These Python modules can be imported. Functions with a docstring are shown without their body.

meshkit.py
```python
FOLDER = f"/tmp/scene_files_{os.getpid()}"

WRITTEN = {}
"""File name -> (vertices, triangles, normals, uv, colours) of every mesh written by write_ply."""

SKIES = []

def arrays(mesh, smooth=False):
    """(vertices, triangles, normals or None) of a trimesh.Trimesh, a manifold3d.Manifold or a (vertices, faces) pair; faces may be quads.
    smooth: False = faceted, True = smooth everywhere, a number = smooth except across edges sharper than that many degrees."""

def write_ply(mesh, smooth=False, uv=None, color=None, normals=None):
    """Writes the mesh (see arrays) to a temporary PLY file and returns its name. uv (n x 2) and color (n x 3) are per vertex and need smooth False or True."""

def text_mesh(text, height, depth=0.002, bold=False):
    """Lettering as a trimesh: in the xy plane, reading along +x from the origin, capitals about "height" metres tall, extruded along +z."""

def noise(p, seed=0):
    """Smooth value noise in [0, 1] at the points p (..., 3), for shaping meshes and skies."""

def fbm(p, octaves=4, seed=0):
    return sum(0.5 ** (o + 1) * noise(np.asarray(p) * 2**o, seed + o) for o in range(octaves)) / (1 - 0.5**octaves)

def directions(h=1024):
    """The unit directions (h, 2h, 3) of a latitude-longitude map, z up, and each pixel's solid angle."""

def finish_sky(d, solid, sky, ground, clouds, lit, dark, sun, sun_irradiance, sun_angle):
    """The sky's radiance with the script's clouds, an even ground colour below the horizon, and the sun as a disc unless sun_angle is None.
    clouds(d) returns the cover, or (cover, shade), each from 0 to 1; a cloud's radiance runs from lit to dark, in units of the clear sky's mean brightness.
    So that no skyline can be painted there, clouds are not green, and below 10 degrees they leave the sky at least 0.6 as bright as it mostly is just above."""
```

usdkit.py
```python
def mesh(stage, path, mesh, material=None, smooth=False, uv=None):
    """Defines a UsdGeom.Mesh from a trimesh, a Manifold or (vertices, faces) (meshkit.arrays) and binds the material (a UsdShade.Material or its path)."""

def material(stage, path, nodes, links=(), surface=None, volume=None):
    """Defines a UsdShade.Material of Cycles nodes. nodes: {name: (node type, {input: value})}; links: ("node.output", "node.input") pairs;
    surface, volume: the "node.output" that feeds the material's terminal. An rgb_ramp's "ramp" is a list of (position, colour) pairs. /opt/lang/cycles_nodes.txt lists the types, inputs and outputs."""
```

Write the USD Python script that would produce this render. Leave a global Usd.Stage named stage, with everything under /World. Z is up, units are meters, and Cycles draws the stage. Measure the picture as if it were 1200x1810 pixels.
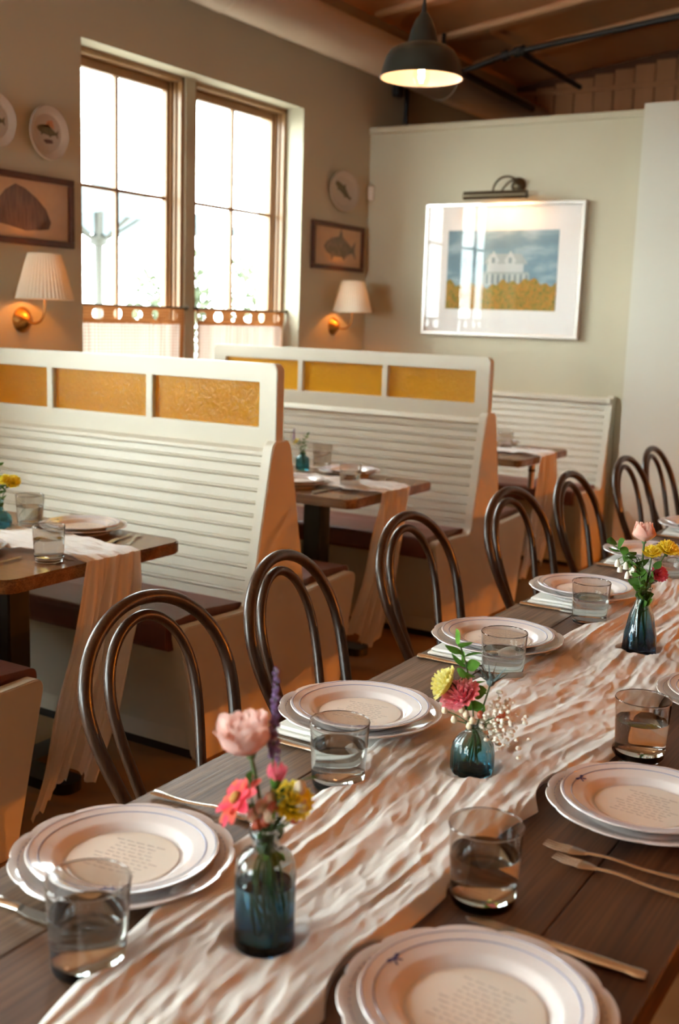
import math, random
import numpy as np, trimesh
from shapely.geometry import Polygon, Point, box as sbox
from shapely.ops import unary_union
from pxr import Usd, UsdGeom, UsdLux, UsdShade, Gf, Sdf
import usdkit, meshkit

PI = math.pi
rnd = random.Random(7)
stage = Usd.Stage.CreateInMemory()
UsdGeom.SetStageUpAxis(stage, UsdGeom.Tokens.z)
UsdGeom.SetStageMetersPerUnit(stage, 1.0)
UsdGeom.Xform.Define(stage, '/World')
UsdGeom.Scope.Define(stage, '/World/Looks')

# ------------------------------------------------------------------ camera
CAM_H = 1.48
F_PX, YAW, PITCH, ROLL = 1966.0, 0.54511, 0.17238, 0.03275
cam = UsdGeom.Camera.Define(stage, '/World/camera')
fwd = np.array([-math.sin(YAW) * math.cos(PITCH), math.cos(YAW) * math.cos(PITCH), -math.sin(PITCH)])
rgt = np.array([math.cos(YAW), math.sin(YAW), 0.0]); upv = np.cross(rgt, fwd)
r2 = math.cos(ROLL) * rgt + math.sin(ROLL) * upv
u2 = -math.sin(ROLL) * rgt + math.cos(ROLL) * upv
m4 = np.eye(4); m4[0, :3], m4[1, :3], m4[2, :3], m4[3, :3] = r2, u2, -fwd, (0, 0, CAM_H)
cam.AddTransformOp().Set(Gf.Matrix4d(m4.tolist()))
cam.CreateHorizontalApertureAttr(24.0)
cam.CreateVerticalApertureAttr(36.2)
cam.CreateFocalLengthAttr(24.0 * F_PX / 1200.0)
cam.CreateFStopAttr(4.0)
cam.CreateFocusDistanceAttr(2.25)
cam.CreateClippingRangeAttr((0.05, 500))
cam.CreateExposureAttr(-0.45)

# ------------------------------------------------------------------ daylight
dome = UsdLux.DomeLight.Define(stage, '/World/sky_light')
dome.CreateIntensityAttr(11.0)
dome.CreateColorAttr(Gf.Vec3f(0.88, 0.99, 0.98))


def rect_light(name, loc, rx, ry, rz, w, h, inten, col):
    l = UsdLux.RectLight.Define(stage, '/World/' + name)
    l.AddTranslateOp().Set(Gf.Vec3d(*loc)); l.AddRotateXYZOp().Set(Gf.Vec3f(rx, ry, rz))
    l.CreateWidthAttr(w); l.CreateHeightAttr(h); l.CreateIntensityAttr(inten); l.CreateColorAttr(Gf.Vec3f(*col))
    return l


DAY = (0.85, 0.99, 0.98)
# daylight of out-of-view openings beside and behind the camera, placed to light booth backs
rect_light('daylight_side', (-4.44, -1.30, 1.85), 0, -90, 0, 1.9, 1.95, 3.0, DAY)
rect_light('daylight_front', (-3.0, -3.55, 1.75), 90, 0, 0, 1.9, 1.7, 0.2, DAY)

# ------------------------------------------------------------------ naming helpers
_used = {}


def numbered(path):
    n = _used.get(path)
    _used[path] = 0 if n is None else n + 1
    return path if n is None else '%s_%03d' % (path, n + 1)


def tag(p, label=None, cat=None, group=None, kind=None):
    p = p.GetPrim() if hasattr(p, 'GetPrim') else p
    for k, v in (('label', label), ('category', cat), ('group', group), ('kind', kind)):
        if v: p.SetCustomDataByKey(k, v)
    return p


def thing(name, label, cat, loc=(0, 0, 0), rz=0.0, group=None, kind=None, tilt=None):
    x = UsdGeom.Xform.Define(stage, numbered('/World/' + name))
    x.AddTranslateOp().Set(Gf.Vec3d(*map(float, loc)))
    x.AddRotateZOp().Set(math.degrees(rz))
    tag(x, label, cat, group, kind)
    return x.GetPrim()


def part(name, mesh, mat, parent=None, smooth=False, label=None, kind=None):
    base = str(parent.GetPath()) if parent is not None else '/World'
    m = usdkit.mesh(stage, numbered(base + '/' + name), mesh, mat, smooth)
    if label or kind: tag(m, label, None, None, kind)
    return m.GetPrim()


def solo(name, mesh, mat, label, cat, smooth=False, group=None, kind=None):
    p = part(name, mesh, mat, None, smooth)
    return tag(p, label, cat, group, kind)


def struct(name, mesh, mat, smooth=False, parent=None):
    p = part(name, mesh, mat, parent, smooth)
    if parent is None: tag(p, kind='structure')
    return p


def dup(src, name, label, cat, loc, rz=0.0, group=None):
    t = UsdGeom.Xform.Define(stage, numbered('/World/' + name))
    t.GetPrim().GetReferences().AddInternalReference(src.GetPath())
    t.ClearXformOpOrder()
    t.AddTranslateOp().Set(Gf.Vec3d(*map(float, loc)))
    t.AddRotateZOp().Set(math.degrees(rz))
    tag(t, label, cat, group)
    t.GetPrim().SetInstanceable(True)
    return t.GetPrim()


# ------------------------------------------------------------------ shapes
def T(m, loc=(0, 0, 0), rot=None):
    m = m.copy()
    if rot is not None:
        m.apply_transform(trimesh.transformations.euler_matrix(*rot))
    m.apply_translation(loc)
    return m


def cat(*ms):
    return trimesh.util.concatenate([x for x in ms])


def bx(x0, x1, y0, y1, z0, z1, c=0.0):
    lo, hi = np.minimum((x0, y0, z0), (x1, y1, z1)).astype(float), np.maximum((x0, y0, z0), (x1, y1, z1)).astype(float)
    if c <= 0:
        m = trimesh.creation.box(hi - lo); m.apply_translation((lo + hi) / 2); return m
    c = min(c, *((hi - lo) * 0.49))
    pts = []
    for k in range(3):
        for s in np.ndindex(2, 2, 2):
            p = [(hi[i] if s[i] else lo[i]) - (0 if i == k else (c if s[i] else -c)) for i in range(3)]
            pts.append(p)
    return trimesh.convex.convex_hull(np.array(pts))


def grid_faces(nu, nv, wrap_v=False):
    f = []
    i, j = np.meshgrid(np.arange(nu - 1), np.arange(nv if wrap_v else nv - 1), indexing='ij')
    j2 = (j + 1) % nv
    a, b, c, d = i * nv + j, (i + 1) * nv + j, (i + 1) * nv + j2, i * nv + j2
    q = np.stack([a, b, c, d], -1).reshape(-1, 4)
    return np.vstack([q[:, [0, 1, 2]], q[:, [0, 2, 3]]])


def grid(P, wrap_v=False):
    nu, nv = P.shape[:2]
    return trimesh.Trimesh(P.reshape(-1, 3), grid_faces(nu, nv, wrap_v), process=False)


def lathe(profile, n=48, mod=None):
    """profile: (r, z) pairs from bottom axis outwards; mod(theta, r, z) -> (r, z)."""
    pr = np.array(profile, float)
    th = np.arange(n) / n * 2 * PI
    R = np.repeat(pr[:, 0:1], n, 1); Z = np.repeat(pr[:, 1:2], n, 1); TH = np.repeat(th[None], len(pr), 0)
    if mod: R, Z = mod(TH, R, Z)
    P = np.stack([R * np.cos(TH), R * np.sin(TH), Z], -1)
    f = grid_faces(len(pr), n, True)
    m = trimesh.Trimesh(P.reshape(-1, 3), f[:, ::-1], process=False)
    m.update_faces(m.area_faces > 1e-14)
    return m


def tube(pts, r, n=10, cap=True, closed=False):
    pts = np.array(pts, float); N = len(pts)
    r = np.broadcast_to(np.asarray(r, float), (N,))
    if closed: tn = np.roll(pts, -1, 0) - np.roll(pts, 1, 0)
    else: tn = np.gradient(pts, axis=0)
    tn /= np.linalg.norm(tn, axis=1)[:, None] + 1e-12
    a = np.array([0, 0, 1.0]) if abs(tn[0][2]) < .9 else np.array([1.0, 0, 0])
    u = np.cross(tn[0], a); u /= np.linalg.norm(u)
    P = []
    th = np.arange(n) / n * 2 * PI
    for k in range(N):
        u = u - tn[k] * (u @ tn[k]); u /= np.linalg.norm(u) + 1e-12
        v = np.cross(tn[k], u)
        P.append(pts[k] + r[k] * (np.cos(th)[:, None] * u + np.sin(th)[:, None] * v))
    P = np.array(P)
    V = P.reshape(-1, 3); F = grid_faces(N, n, True)[:, ::-1]
    if closed:
        i = np.arange(n); j = (i + 1) % n
        base = (N - 1) * n
        F = np.vstack([F, np.stack([base + i, base + j, j], 1), np.stack([base + i, j, i], 1)])
    elif cap:
        V = np.vstack([V, pts[0], pts[-1]])
        i = np.arange(n); j = (i + 1) % n
        F = np.vstack([F, np.stack([i, j, np.full(n, N * n)], 1)[:, [0, 1, 2]], np.stack([(N - 1) * n + j, (N - 1) * n + i, np.full(n, N * n + 1)], 1)])
    m = trimesh.Trimesh(V, F, process=False)
    m.fix_normals() if N * n < 4000 else None
    return m


def spline(pts, n=40):
    pts = np.array(pts, float)
    from scipy.interpolate import CubicSpline
    d = np.r_[0, np.cumsum(np.linalg.norm(np.diff(pts, axis=0), axis=1))]
    return CubicSpline(d, pts)(np.linspace(0, d[-1], n))


def extrude(poly, h, axis='z'):
    """extrude a shapely polygon in its plane. axis z: (x,y)->z; y: (x,z) plane extruded along +y; x: (y,z) plane extruded along +x."""
    gs = getattr(poly, 'geoms', [poly])
    m = cat(*[trimesh.creation.extrude_polygon(g, h, engine='earcut') for g in gs])
    v = m.vertices
    if axis == 'y': m.vertices = np.c_[v[:, 0], v[:, 2], v[:, 1]]; m.invert()
    if axis == 'x': m.vertices = np.c_[v[:, 2], v[:, 0], v[:, 1]]
    return m


def ball(r, loc=(0, 0, 0), s=(1, 1, 1), sub=2):
    m = trimesh.creation.icosphere(sub, r); m.vertices *= s; m.apply_translation(loc); return m


def smoothpoly(pts, r):
    return Polygon(pts).buffer(-r, join_style=1, quad_segs=6).buffer(2 * r, quad_segs=6).buffer(-r, quad_segs=6)


def rrect(x0, y0, x1, y1, r):
    return sbox(x0 + r, y0 + r, x1 - r, y1 - r).buffer(r, quad_segs=6)


# ------------------------------------------------------------------ materials
L = '/World/Looks/'


def mat(name, nodes, links, surface):
    return usdkit.material(stage, L + name, nodes, links, surface=surface)


def plain(name, col, rough=0.5, metal=0.0, noise=None, bump=None, **kw):
    """noise: (scale xyz, second colour, detail) ; bump: (scale, distance)"""
    n = {'p': ('principled_bsdf', {'base_color': col, 'roughness': rough, 'metallic': metal, **kw})}
    l = []
    if noise or bump:
        n['tc'] = ('texture_coordinate', {})
    if noise:
        sc, c2, det = noise
        n['mp'] = ('mapping', {'scale': sc if np.ndim(sc) else (sc, sc, sc)})
        n['nz'] = ('noise_texture', {'scale': 1.0, 'detail': det, 'roughness': 0.6})
        n['rp'] = ('rgb_ramp', {'ramp': [(0.3, col), (0.7, c2)]})
        l += [('tc.object', 'mp.vector'), ('mp.vector', 'nz.vector'), ('nz.fac', 'rp.fac'), ('rp.color', 'p.base_color')]
    if bump:
        sc, dist = bump
        n['mb'] = ('mapping', {'scale': sc if np.ndim(sc) else (sc, sc, sc)})
        n['nb'] = ('noise_texture', {'scale': 1.0, 'detail': 1.0})
        n['b'] = ('bump', {'distance': dist, 'strength': 1.0})
        l += [('tc.object', 'mb.vector'), ('mb.vector', 'nb.vector'), ('nb.fac', 'b.height'), ('b.normal', 'p.normal')]
    return mat(name, n, l, 'p.BSDF')


def sheet(name, col, trans=0.4, clear=0.0, noise=None, rough=0.9):
    n = {'d': ('diffuse_bsdf', {'color': col}), 't': ('translucent_bsdf', {'color': col}), 'm': ('mix_closure', {'fac': trans})}
    l = [('d.BSDF', 'm.closure1'), ('t.BSDF', 'm.closure2')]
    out = 'm.closure'
    if noise:
        sc, c2, det = noise
        n['tc'] = ('texture_coordinate', {})
        n['mp'] = ('mapping', {'scale': sc if np.ndim(sc) else (sc, sc, sc)})
        n['nz'] = ('noise_texture', {'scale': 1.0, 'detail': det})
        n['rp'] = ('rgb_ramp', {'ramp': [(0.3, col), (0.7, c2)]})
        l += [('tc.object', 'mp.vector'), ('mp.vector', 'nz.vector'), ('nz.fac', 'rp.fac'), ('rp.color', 'd.color'), ('rp.color', 't.color')]
    if clear:
        n['c'] = ('transparent_bsdf', {}); n['m2'] = ('mix_closure', {'fac': clear})
        l += [('m.closure', 'm2.closure1'), ('c.BSDF', 'm2.closure2')]
        out = 'm2.closure'
    return mat(name, n, l, out)


def emit(name, col, s):
    return mat(name, {'e': ('emission', {'color': col, 'strength': s})}, [], 'e.emission')


def pane(name, tint=(1, 1, 1), f0=0.045):
    """clear sheet: passes light, reflects more towards grazing angles (both faces alike)."""
    return mat(name, {'t': ('transparent_bsdf', {'color': tint}), 'g': ('glossy_bsdf', {'color': (1, 1, 1), 'roughness': 0.015}), 'w': ('layer_weight', {'blend': 0.5}),
                      'pw': ('math', {'math_type': 'power', 'value2': 5.0}), 'ma': ('math', {'math_type': 'multiply_add', 'value2': 1 - f0, 'value3': f0}), 'm': ('mix_closure', {})},
               [('w.facing', 'pw.value1'), ('pw.value', 'ma.value1'), ('ma.value', 'm.fac'), ('t.BSDF', 'm.closure1'), ('g.BSDF', 'm.closure2')], 'm.closure')


def wood(name, c1, c2, c3, axis='y', rough=0.4, coat=0.0, fine=1.0, bump=0.0006):
    s = {'x': (1.2, 26, 26), 'y': (26, 1.2, 26), 'z': (26, 26, 1.2)}[axis]
    s2 = {'x': (5, 220, 220), 'y': (220, 5, 220), 'z': (220, 220, 5)}[axis]
    n = {'tc': ('texture_coordinate', {}), 'm1': ('mapping', {'scale': tuple(a * fine for a in s)}), 'm2': ('mapping', {'scale': tuple(a * fine for a in s2)}),
         'n1': ('noise_texture', {'scale': 1.0, 'detail': 3.0, 'roughness': 0.65, 'distortion': 0.6}), 'n2': ('noise_texture', {'scale': 1.0, 'detail': 1.0}),
         'r1': ('rgb_ramp', {'ramp': [(0.25, c1), (0.5, c2), (0.75, c3)]}), 'r2': ('rgb_ramp', {'ramp': [(0.35, (.62, .62, .62)), (0.6, (1, 1, 1))]}),
         'mx': ('mix', {'mix_type': 'multiply', 'fac': 1.0}), 'b': ('bump', {'distance': bump, 'strength': 1.0}),
         'p': ('principled_bsdf', {'roughness': rough, 'coat_weight': coat, 'coat_roughness': 0.12})}
    l = [('tc.object', 'm1.vector'), ('tc.object', 'm2.vector'), ('m1.vector', 'n1.vector'), ('m2.vector', 'n2.vector'), ('n1.fac', 'r1.fac'), ('n2.fac', 'r2.fac'),
         ('r1.color', 'mx.color1'), ('r2.color', 'mx.color2'), ('mx.color', 'p.base_color'), ('n2.fac', 'b.height'), ('b.normal', 'p.normal')]
    return mat(name, n, l, 'p.BSDF')


wall_paint = plain('wall_paint', (0.52, 0.48, 0.35), 0.8, noise=(1.5, (0.50, 0.46, 0.335), 1.0))
wall_paint_pale = plain('wall_paint_pale', (0.59, 0.585, 0.50), 0.8)
booth_paint = plain('booth_paint', (0.66, 0.63, 0.52), 0.45)
ceiling_paint = plain('ceiling_paint', (0.74, 0.40, 0.19), 0.7, noise=((3, 1, 3), (0.66, 0.35, 0.16), 3.0))
beam_paint = plain('beam_paint', (0.68, 0.38, 0.19), 0.6)
plank_paint = plain('plank_paint', (0.55, 0.23, 0.085), 0.6, noise=((8, 8, 1), (0.48, 0.20, 0.07), 3.0))
floor_mat = plain('floor_concrete', (0.26, 0.135, 0.048), 0.5, noise=(2.2, (0.20, 0.10, 0.036), 3.0))
duct_paint = plain('duct_paint', (0.50, 0.40, 0.30), 0.5)
dark_wall = plain('dark_warm_wall', (0.14, 0.05, 0.014), 0.7)  # for walls out of view; tint chosen for its weak warm bounce
frame_wood = plain('window_bronze', (0.34, 0.19, 0.085), 0.35, noise=((20, 20, 2), (0.28, 0.15, 0.06), 3.0))
table_woods = [wood('table_plank_%d' % i, *c, axis='y', rough=0.48) for i, c in enumerate([
    ((0.055, 0.028, 0.014), (0.15, 0.085, 0.045), (0.26, 0.17, 0.105)), ((0.045, 0.018, 0.007), (0.11, 0.046, 0.017), (0.18, 0.085, 0.035)),
    ((0.04, 0.014, 0.005), (0.10, 0.036, 0.012), (0.15, 0.062, 0.022))])]
booth_wood = wood('booth_table_wood', (0.11, 0.045, 0.016), (0.21, 0.095, 0.036), (0.30, 0.15, 0.06), axis='x', rough=0.22, coat=0.5)
chair_wood = wood('bentwood', (0.018, 0.007, 0.003), (0.038, 0.015, 0.006), (0.058, 0.024, 0.010), axis='z', rough=0.34, coat=0.1, bump=0.0002)
leather = plain('seat_leather', (0.19, 0.070, 0.055), 0.38, noise=(9, (0.155, 0.055, 0.042), 4.0), bump=(160, 0.0008))
black_metal = plain('black_metal', (0.012, 0.011, 0.010), 0.5)
black_kick = plain('toe_kick', (0.02, 0.015, 0.012), 0.7)
steel = plain('brushed_steel', (0.55, 0.52, 0.48), 0.32, 1.0)
silver = plain('silverware', (0.66, 0.63, 0.58), 0.20, 1.0)
brass = plain('aged_brass', (0.50, 0.26, 0.08), 0.34, 1.0)
bronze = plain('dark_bronze', (0.10, 0.075, 0.045), 0.38, 0.8)
china = plain('china', (0.74, 0.70, 0.685), 0.10, coat_weight=0.4)
china_blue = plain('china_blue', (0.30, 0.33, 0.46), 0.15)
china_navy = plain('china_navy', (0.05, 0.06, 0.18), 0.2)
old_china = plain('old_china', (0.46, 0.40, 0.33), 0.3)
card = plain('card_paper', (0.78, 0.70, 0.60), 0.85)
ink = plain('ink', (0.50, 0.45, 0.41), 0.9)
napkin_mat = plain('napkin_linen', (0.80, 0.78, 0.72), 0.9, bump=(900, 0.0004))
glass = plain('clear_glass', (0.97, 0.99, 0.985), 0.0, transmission_weight=1.0, ior=1.46)
water = plain('water', (0.97, 0.99, 1.0), 0.0, transmission_weight=1.0, ior=1.33)
window_pane = pane('window_glass')
picture_pane = pane('picture_glass', f0=0.022)
bulb_pane = pane('bulb_glass', (1, .97, .92))
gauze = sheet('gauze', (0.92, 0.89, 0.84), 0.25, 0.0)
gauze_sheer = sheet('gauze_sheer', (0.93, 0.88, 0.80), 0.35, 0.06)
enamel_green = plain('enamel_green', (0.012, 0.020, 0.018), 0.34)
enamel_white = plain('enamel_white', (0.85, 0.80, 0.72), 0.35)
shade_cloth = sheet('lamp_shade_cloth', (0.74, 0.69, 0.56), 0.03)
wood_frame = plain('picture_frame_wood', (0.075, 0.022, 0.012), 0.4, noise=((30, 30, 30), (0.05, 0.015, 0.008), 3.0))
silver_frame = plain('silver_frame', (0.75, 0.74, 0.70), 0.30, 0.6)
mat_board = plain('mat_board', (0.80, 0.77, 0.73), 0.9)
aged_paper = plain('aged_paper', (0.62, 0.50, 0.36), 0.9, noise=(14, (0.56, 0.44, 0.31), 3.0))
white_plastic = plain('white_plastic', (0.72, 0.66, 0.58), 0.5)
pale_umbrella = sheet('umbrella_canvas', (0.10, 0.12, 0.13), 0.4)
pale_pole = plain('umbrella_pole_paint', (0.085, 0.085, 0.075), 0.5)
patio_mat = plain('patio_stone', (0.30, 0.29, 0.27), 0.9, noise=(1.0, (0.26, 0.25, 0.23), 3.0))
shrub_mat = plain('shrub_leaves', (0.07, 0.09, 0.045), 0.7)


def amber():
    n = {'tc': ('texture_coordinate', {}), 'mp': ('mapping', {'scale': (70, 70, 38)}), 'nz': ('noise_texture', {'scale': 1.0, 'detail': 2.5, 'distortion': 1.0}),
         'b': ('bump', {'distance': 0.005, 'strength': 1.0}),
         'p': ('principled_bsdf', {'base_color': (1.0, 0.66, 0.12), 'roughness': 0.14, 'transmission_weight': 1.0, 'ior': 1.38}),
         't': ('translucent_bsdf', {'color': (1.0, 0.66, 0.12)}), 'm': ('mix_closure', {'fac': 0.45})}
    return mat('amber_glass', n, [('tc.object', 'mp.vector'), ('mp.vector', 'nz.vector'), ('nz.fac', 'b.height'), ('b.normal', 'p.normal'), ('b.normal', 't.normal'), ('p.BSDF', 'm.closure1'), ('t.BSDF', 'm.closure2')], 'm.closure')


amber_glass = amber()


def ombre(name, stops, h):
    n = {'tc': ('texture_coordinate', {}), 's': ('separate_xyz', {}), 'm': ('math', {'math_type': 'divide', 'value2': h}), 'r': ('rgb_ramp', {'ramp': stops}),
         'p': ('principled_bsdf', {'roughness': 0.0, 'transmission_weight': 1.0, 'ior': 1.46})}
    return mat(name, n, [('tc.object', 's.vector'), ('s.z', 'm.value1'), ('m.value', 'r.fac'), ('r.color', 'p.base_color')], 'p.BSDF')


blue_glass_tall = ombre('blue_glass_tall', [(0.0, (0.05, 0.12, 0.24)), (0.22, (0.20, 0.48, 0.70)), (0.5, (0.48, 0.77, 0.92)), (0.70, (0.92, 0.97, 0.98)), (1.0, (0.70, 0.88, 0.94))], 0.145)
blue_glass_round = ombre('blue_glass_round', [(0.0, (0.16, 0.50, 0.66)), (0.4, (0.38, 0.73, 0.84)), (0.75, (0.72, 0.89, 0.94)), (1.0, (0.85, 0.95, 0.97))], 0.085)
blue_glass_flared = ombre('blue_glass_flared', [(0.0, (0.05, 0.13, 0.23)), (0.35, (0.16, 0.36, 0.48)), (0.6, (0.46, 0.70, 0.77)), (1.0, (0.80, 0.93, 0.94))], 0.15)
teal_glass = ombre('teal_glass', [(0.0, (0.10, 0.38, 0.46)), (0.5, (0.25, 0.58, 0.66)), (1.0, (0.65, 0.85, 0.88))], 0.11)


def gingham(name, base, stripe, trans):
    """woven check: two wave textures along y and z."""
    n = {'tc': ('texture_coordinate', {}), 's': ('separate_xyz', {}),
         'my': ('math', {'math_type': 'multiply', 'value2': 2 * PI / 0.017}), 'mz': ('math', {'math_type': 'multiply', 'value2': 2 * PI / 0.017}),
         'sy': ('math', {'math_type': 'sine'}), 'sz': ('math', {'math_type': 'sine'}), 'ad': ('math', {'math_type': 'add'}),
         'mr': ('map_range', {'from_min': -1.4, 'from_max': 1.4, 'to_min': 0.0, 'to_max': 1.0}),
         'r': ('rgb_ramp', {'ramp': [(0.15, base), (0.9, stripe)]}),
         'd': ('diffuse_bsdf', {}), 't': ('translucent_bsdf', {}), 'm': ('mix_closure', {'fac': trans})}
    l = [('tc.object', 's.vector'), ('s.y', 'my.value1'), ('s.z', 'mz.value1'), ('my.value', 'sy.value1'), ('mz.value', 'sz.value1'), ('sy.value', 'ad.value1'), ('sz.value', 'ad.value2'),
         ('ad.value', 'mr.value'), ('mr.result', 'r.fac'), ('r.color', 'd.color'), ('r.color', 't.color'), ('d.BSDF', 'm.closure1'), ('t.BSDF', 'm.closure2')]
    return mat(name, n, l, 'm.closure')


curtain_cloth = gingham('gingham_cloth', (0.76, 0.69, 0.62), (0.58, 0.36, 0.25), 0.17)
curtain_band = gingham('gingham_band', (0.46, 0.20, 0.07), (0.28, 0.09, 0.025), 0.12)


def petal_mat(name, c1, c2, k=60):
    return sheet(name, c1, 0.5, 0.0, noise=(k, c2, 2.0))


rose_pink = petal_mat('rose_pink', (0.86, 0.58, 0.51), (0.90, 0.68, 0.61))
rose_peach = petal_mat('rose_peach', (0.90, 0.60, 0.50), (0.94, 0.70, 0.60))
zinnia_pink = petal_mat('zinnia_pink', (0.88, 0.07, 0.16), (0.92, 0.20, 0.22), 90)
zinnia_coral = petal_mat('zinnia_coral', (0.80, 0.24, 0.12), (0.85, 0.12, 0.14), 90)
carnation_pink = petal_mat('carnation_pink', (1.0, 0.33, 0.44), (1.0, 0.55, 0.60), 130)
carnation_yellow = petal_mat('carnation_yellow', (0.92, 0.84, 0.24), (0.94, 0.90, 0.46), 120)
yellow_petal = petal_mat('yellow_petal', (1.0, 0.85, 0.07), (1.0, 0.90, 0.18), 120)
bud_pink = petal_mat('bud_pink', (0.80, 0.12, 0.20), (0.85, 0.25, 0.30), 90)
salvia_purple = petal_mat('salvia_purple', (0.28, 0.17, 0.36), (0.40, 0.28, 0.46), 90)
cream_berry = plain('cream_berry', (0.72, 0.62, 0.42), 0.5)
rust_berry = plain('rust_berry', (0.42, 0.08, 0.03), 0.4)
stem_green = plain('stem_green', (0.07, 0.13, 0.035), 0.5)
leaf_green = sheet('leaf_green', (0.08, 0.17, 0.035), 0.3, noise=(60, (0.05, 0.11, 0.025), 2.0))
leaf_bright = sheet('leaf_bright', (0.12, 0.30, 0.05), 0.35, noise=(60, (0.08, 0.20, 0.035), 2.0))
thistle_blue = plain('thistle_blue', (0.10, 0.15, 0.15), 0.6)
tiny_white = plain('tiny_white', (0.82, 0.78, 0.66), 0.7)
flower_eye = plain('flower_eye', (0.35, 0.16, 0.02), 0.8)

# ------------------------------------------------------------------ the room
WX = -4.08           # inner face of the window wall
BY = 6.98            # face of the back wall
RX = 4.6             # right wall
FY = 9.5             # far wall behind the partial wall
RY = -3.6            # rear wall
ZC = 3.52            # ceiling height above the window wall


def ceil_z(x): return ZC + 0.14 * (x - WX)


OP = [(4.173, 6.135), (0.80, 2.36), (-2.28, -0.32)]   # window openings along y; last two out of view, placed to light the booths
WZ0, WZ1 = 0.88, 2.78
rects = sbox(RY, 0, FY, ZC + 0.05)
for a, b in OP: rects = rects.difference(sbox(a, WZ0, b, WZ1))
struct('wall_left', T(extrude(rects, 0.34, 'x'), (WX - 0.34, 0, 0)), wall_paint)
struct('floor', bx(WX - 0.3, RX, RY, FY, -0.1, 0), floor_mat)
# back wall: lower than the room, with a flat cap
back = struct('wall_back', bx(WX, -2.12, BY, BY + 0.16, 0, 2.775), wall_paint)
part('wall_cap', bx(WX, -2.12, BY - 0.02, BY + 0.18, 2.745, 2.79, 0.006), wall_paint, back)
struct('wall_back_right', bx(-2.12, RX, BY - 0.13, BY + 0.16, 0, 2.80), wall_paint_pale)
far = struct('wall_far', bx(WX - 0.2, RX, FY, FY + 0.1, 0, 5.2), dark_wall)
for i in range(16):
    x = WX + 0.01 + i * 0.172
    part('plank', bx(x + 0.004, x + 0.168, FY - 0.018, FY - 0.001, 2.2, ceil_z(x + .08) - 0.06, 0.004), plank_paint, far)
part('plank_rail', bx(WX + 0.01, RX, FY - 0.034, FY - 0.018, 3.43, 3.47, 0.003), plank_paint, far)
struct('wall_right', bx(RX, RX + 0.1, RY, FY, 0, 5.2), dark_wall)  # out of view; its tint warms the light on the booth ends
fr = sbox(WX - 0.3, 0, RX, 4.9).difference(sbox(-3.95, 0.9, -2.05, 2.6))  # unseen opening that lets daylight onto the booth backs
struct('wall_rear', T(extrude(fr, 0.1, 'y'), (0, RY - 0.1, 0)), dark_wall)
# sloped ceiling with ribs running up the slope
cl = bx(0, 9.6, RY - 0.1, FY + 0.1, 0, 0.1)
ang = math.atan(0.14)
cl.apply_transform(trimesh.transformations.rotation_matrix(-ang, [0, 1, 0])); cl.apply_translation((WX - 0.34, 0, ceil_z(WX - 0.34)))
ceil = struct('ceiling', cl, ceiling_paint)
for i in range(16):
    y = -3.2 + i * 0.78
    b = bx(0.05, 8.9, y - 0.06, y + 0.06, -0.045, 0.0, 0.012)
    b.apply_transform(trimesh.transformations.rotation_matrix(-ang, [0, 1, 0])); b.apply_translation((WX, 0, ceil_z(WX)))
    part('ceiling_rib', b, beam_paint, ceil)
struct('baseboard_left', bx(WX, WX + 0.015, RY, BY, 0, 0.12, 0.004), booth_paint)

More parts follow.
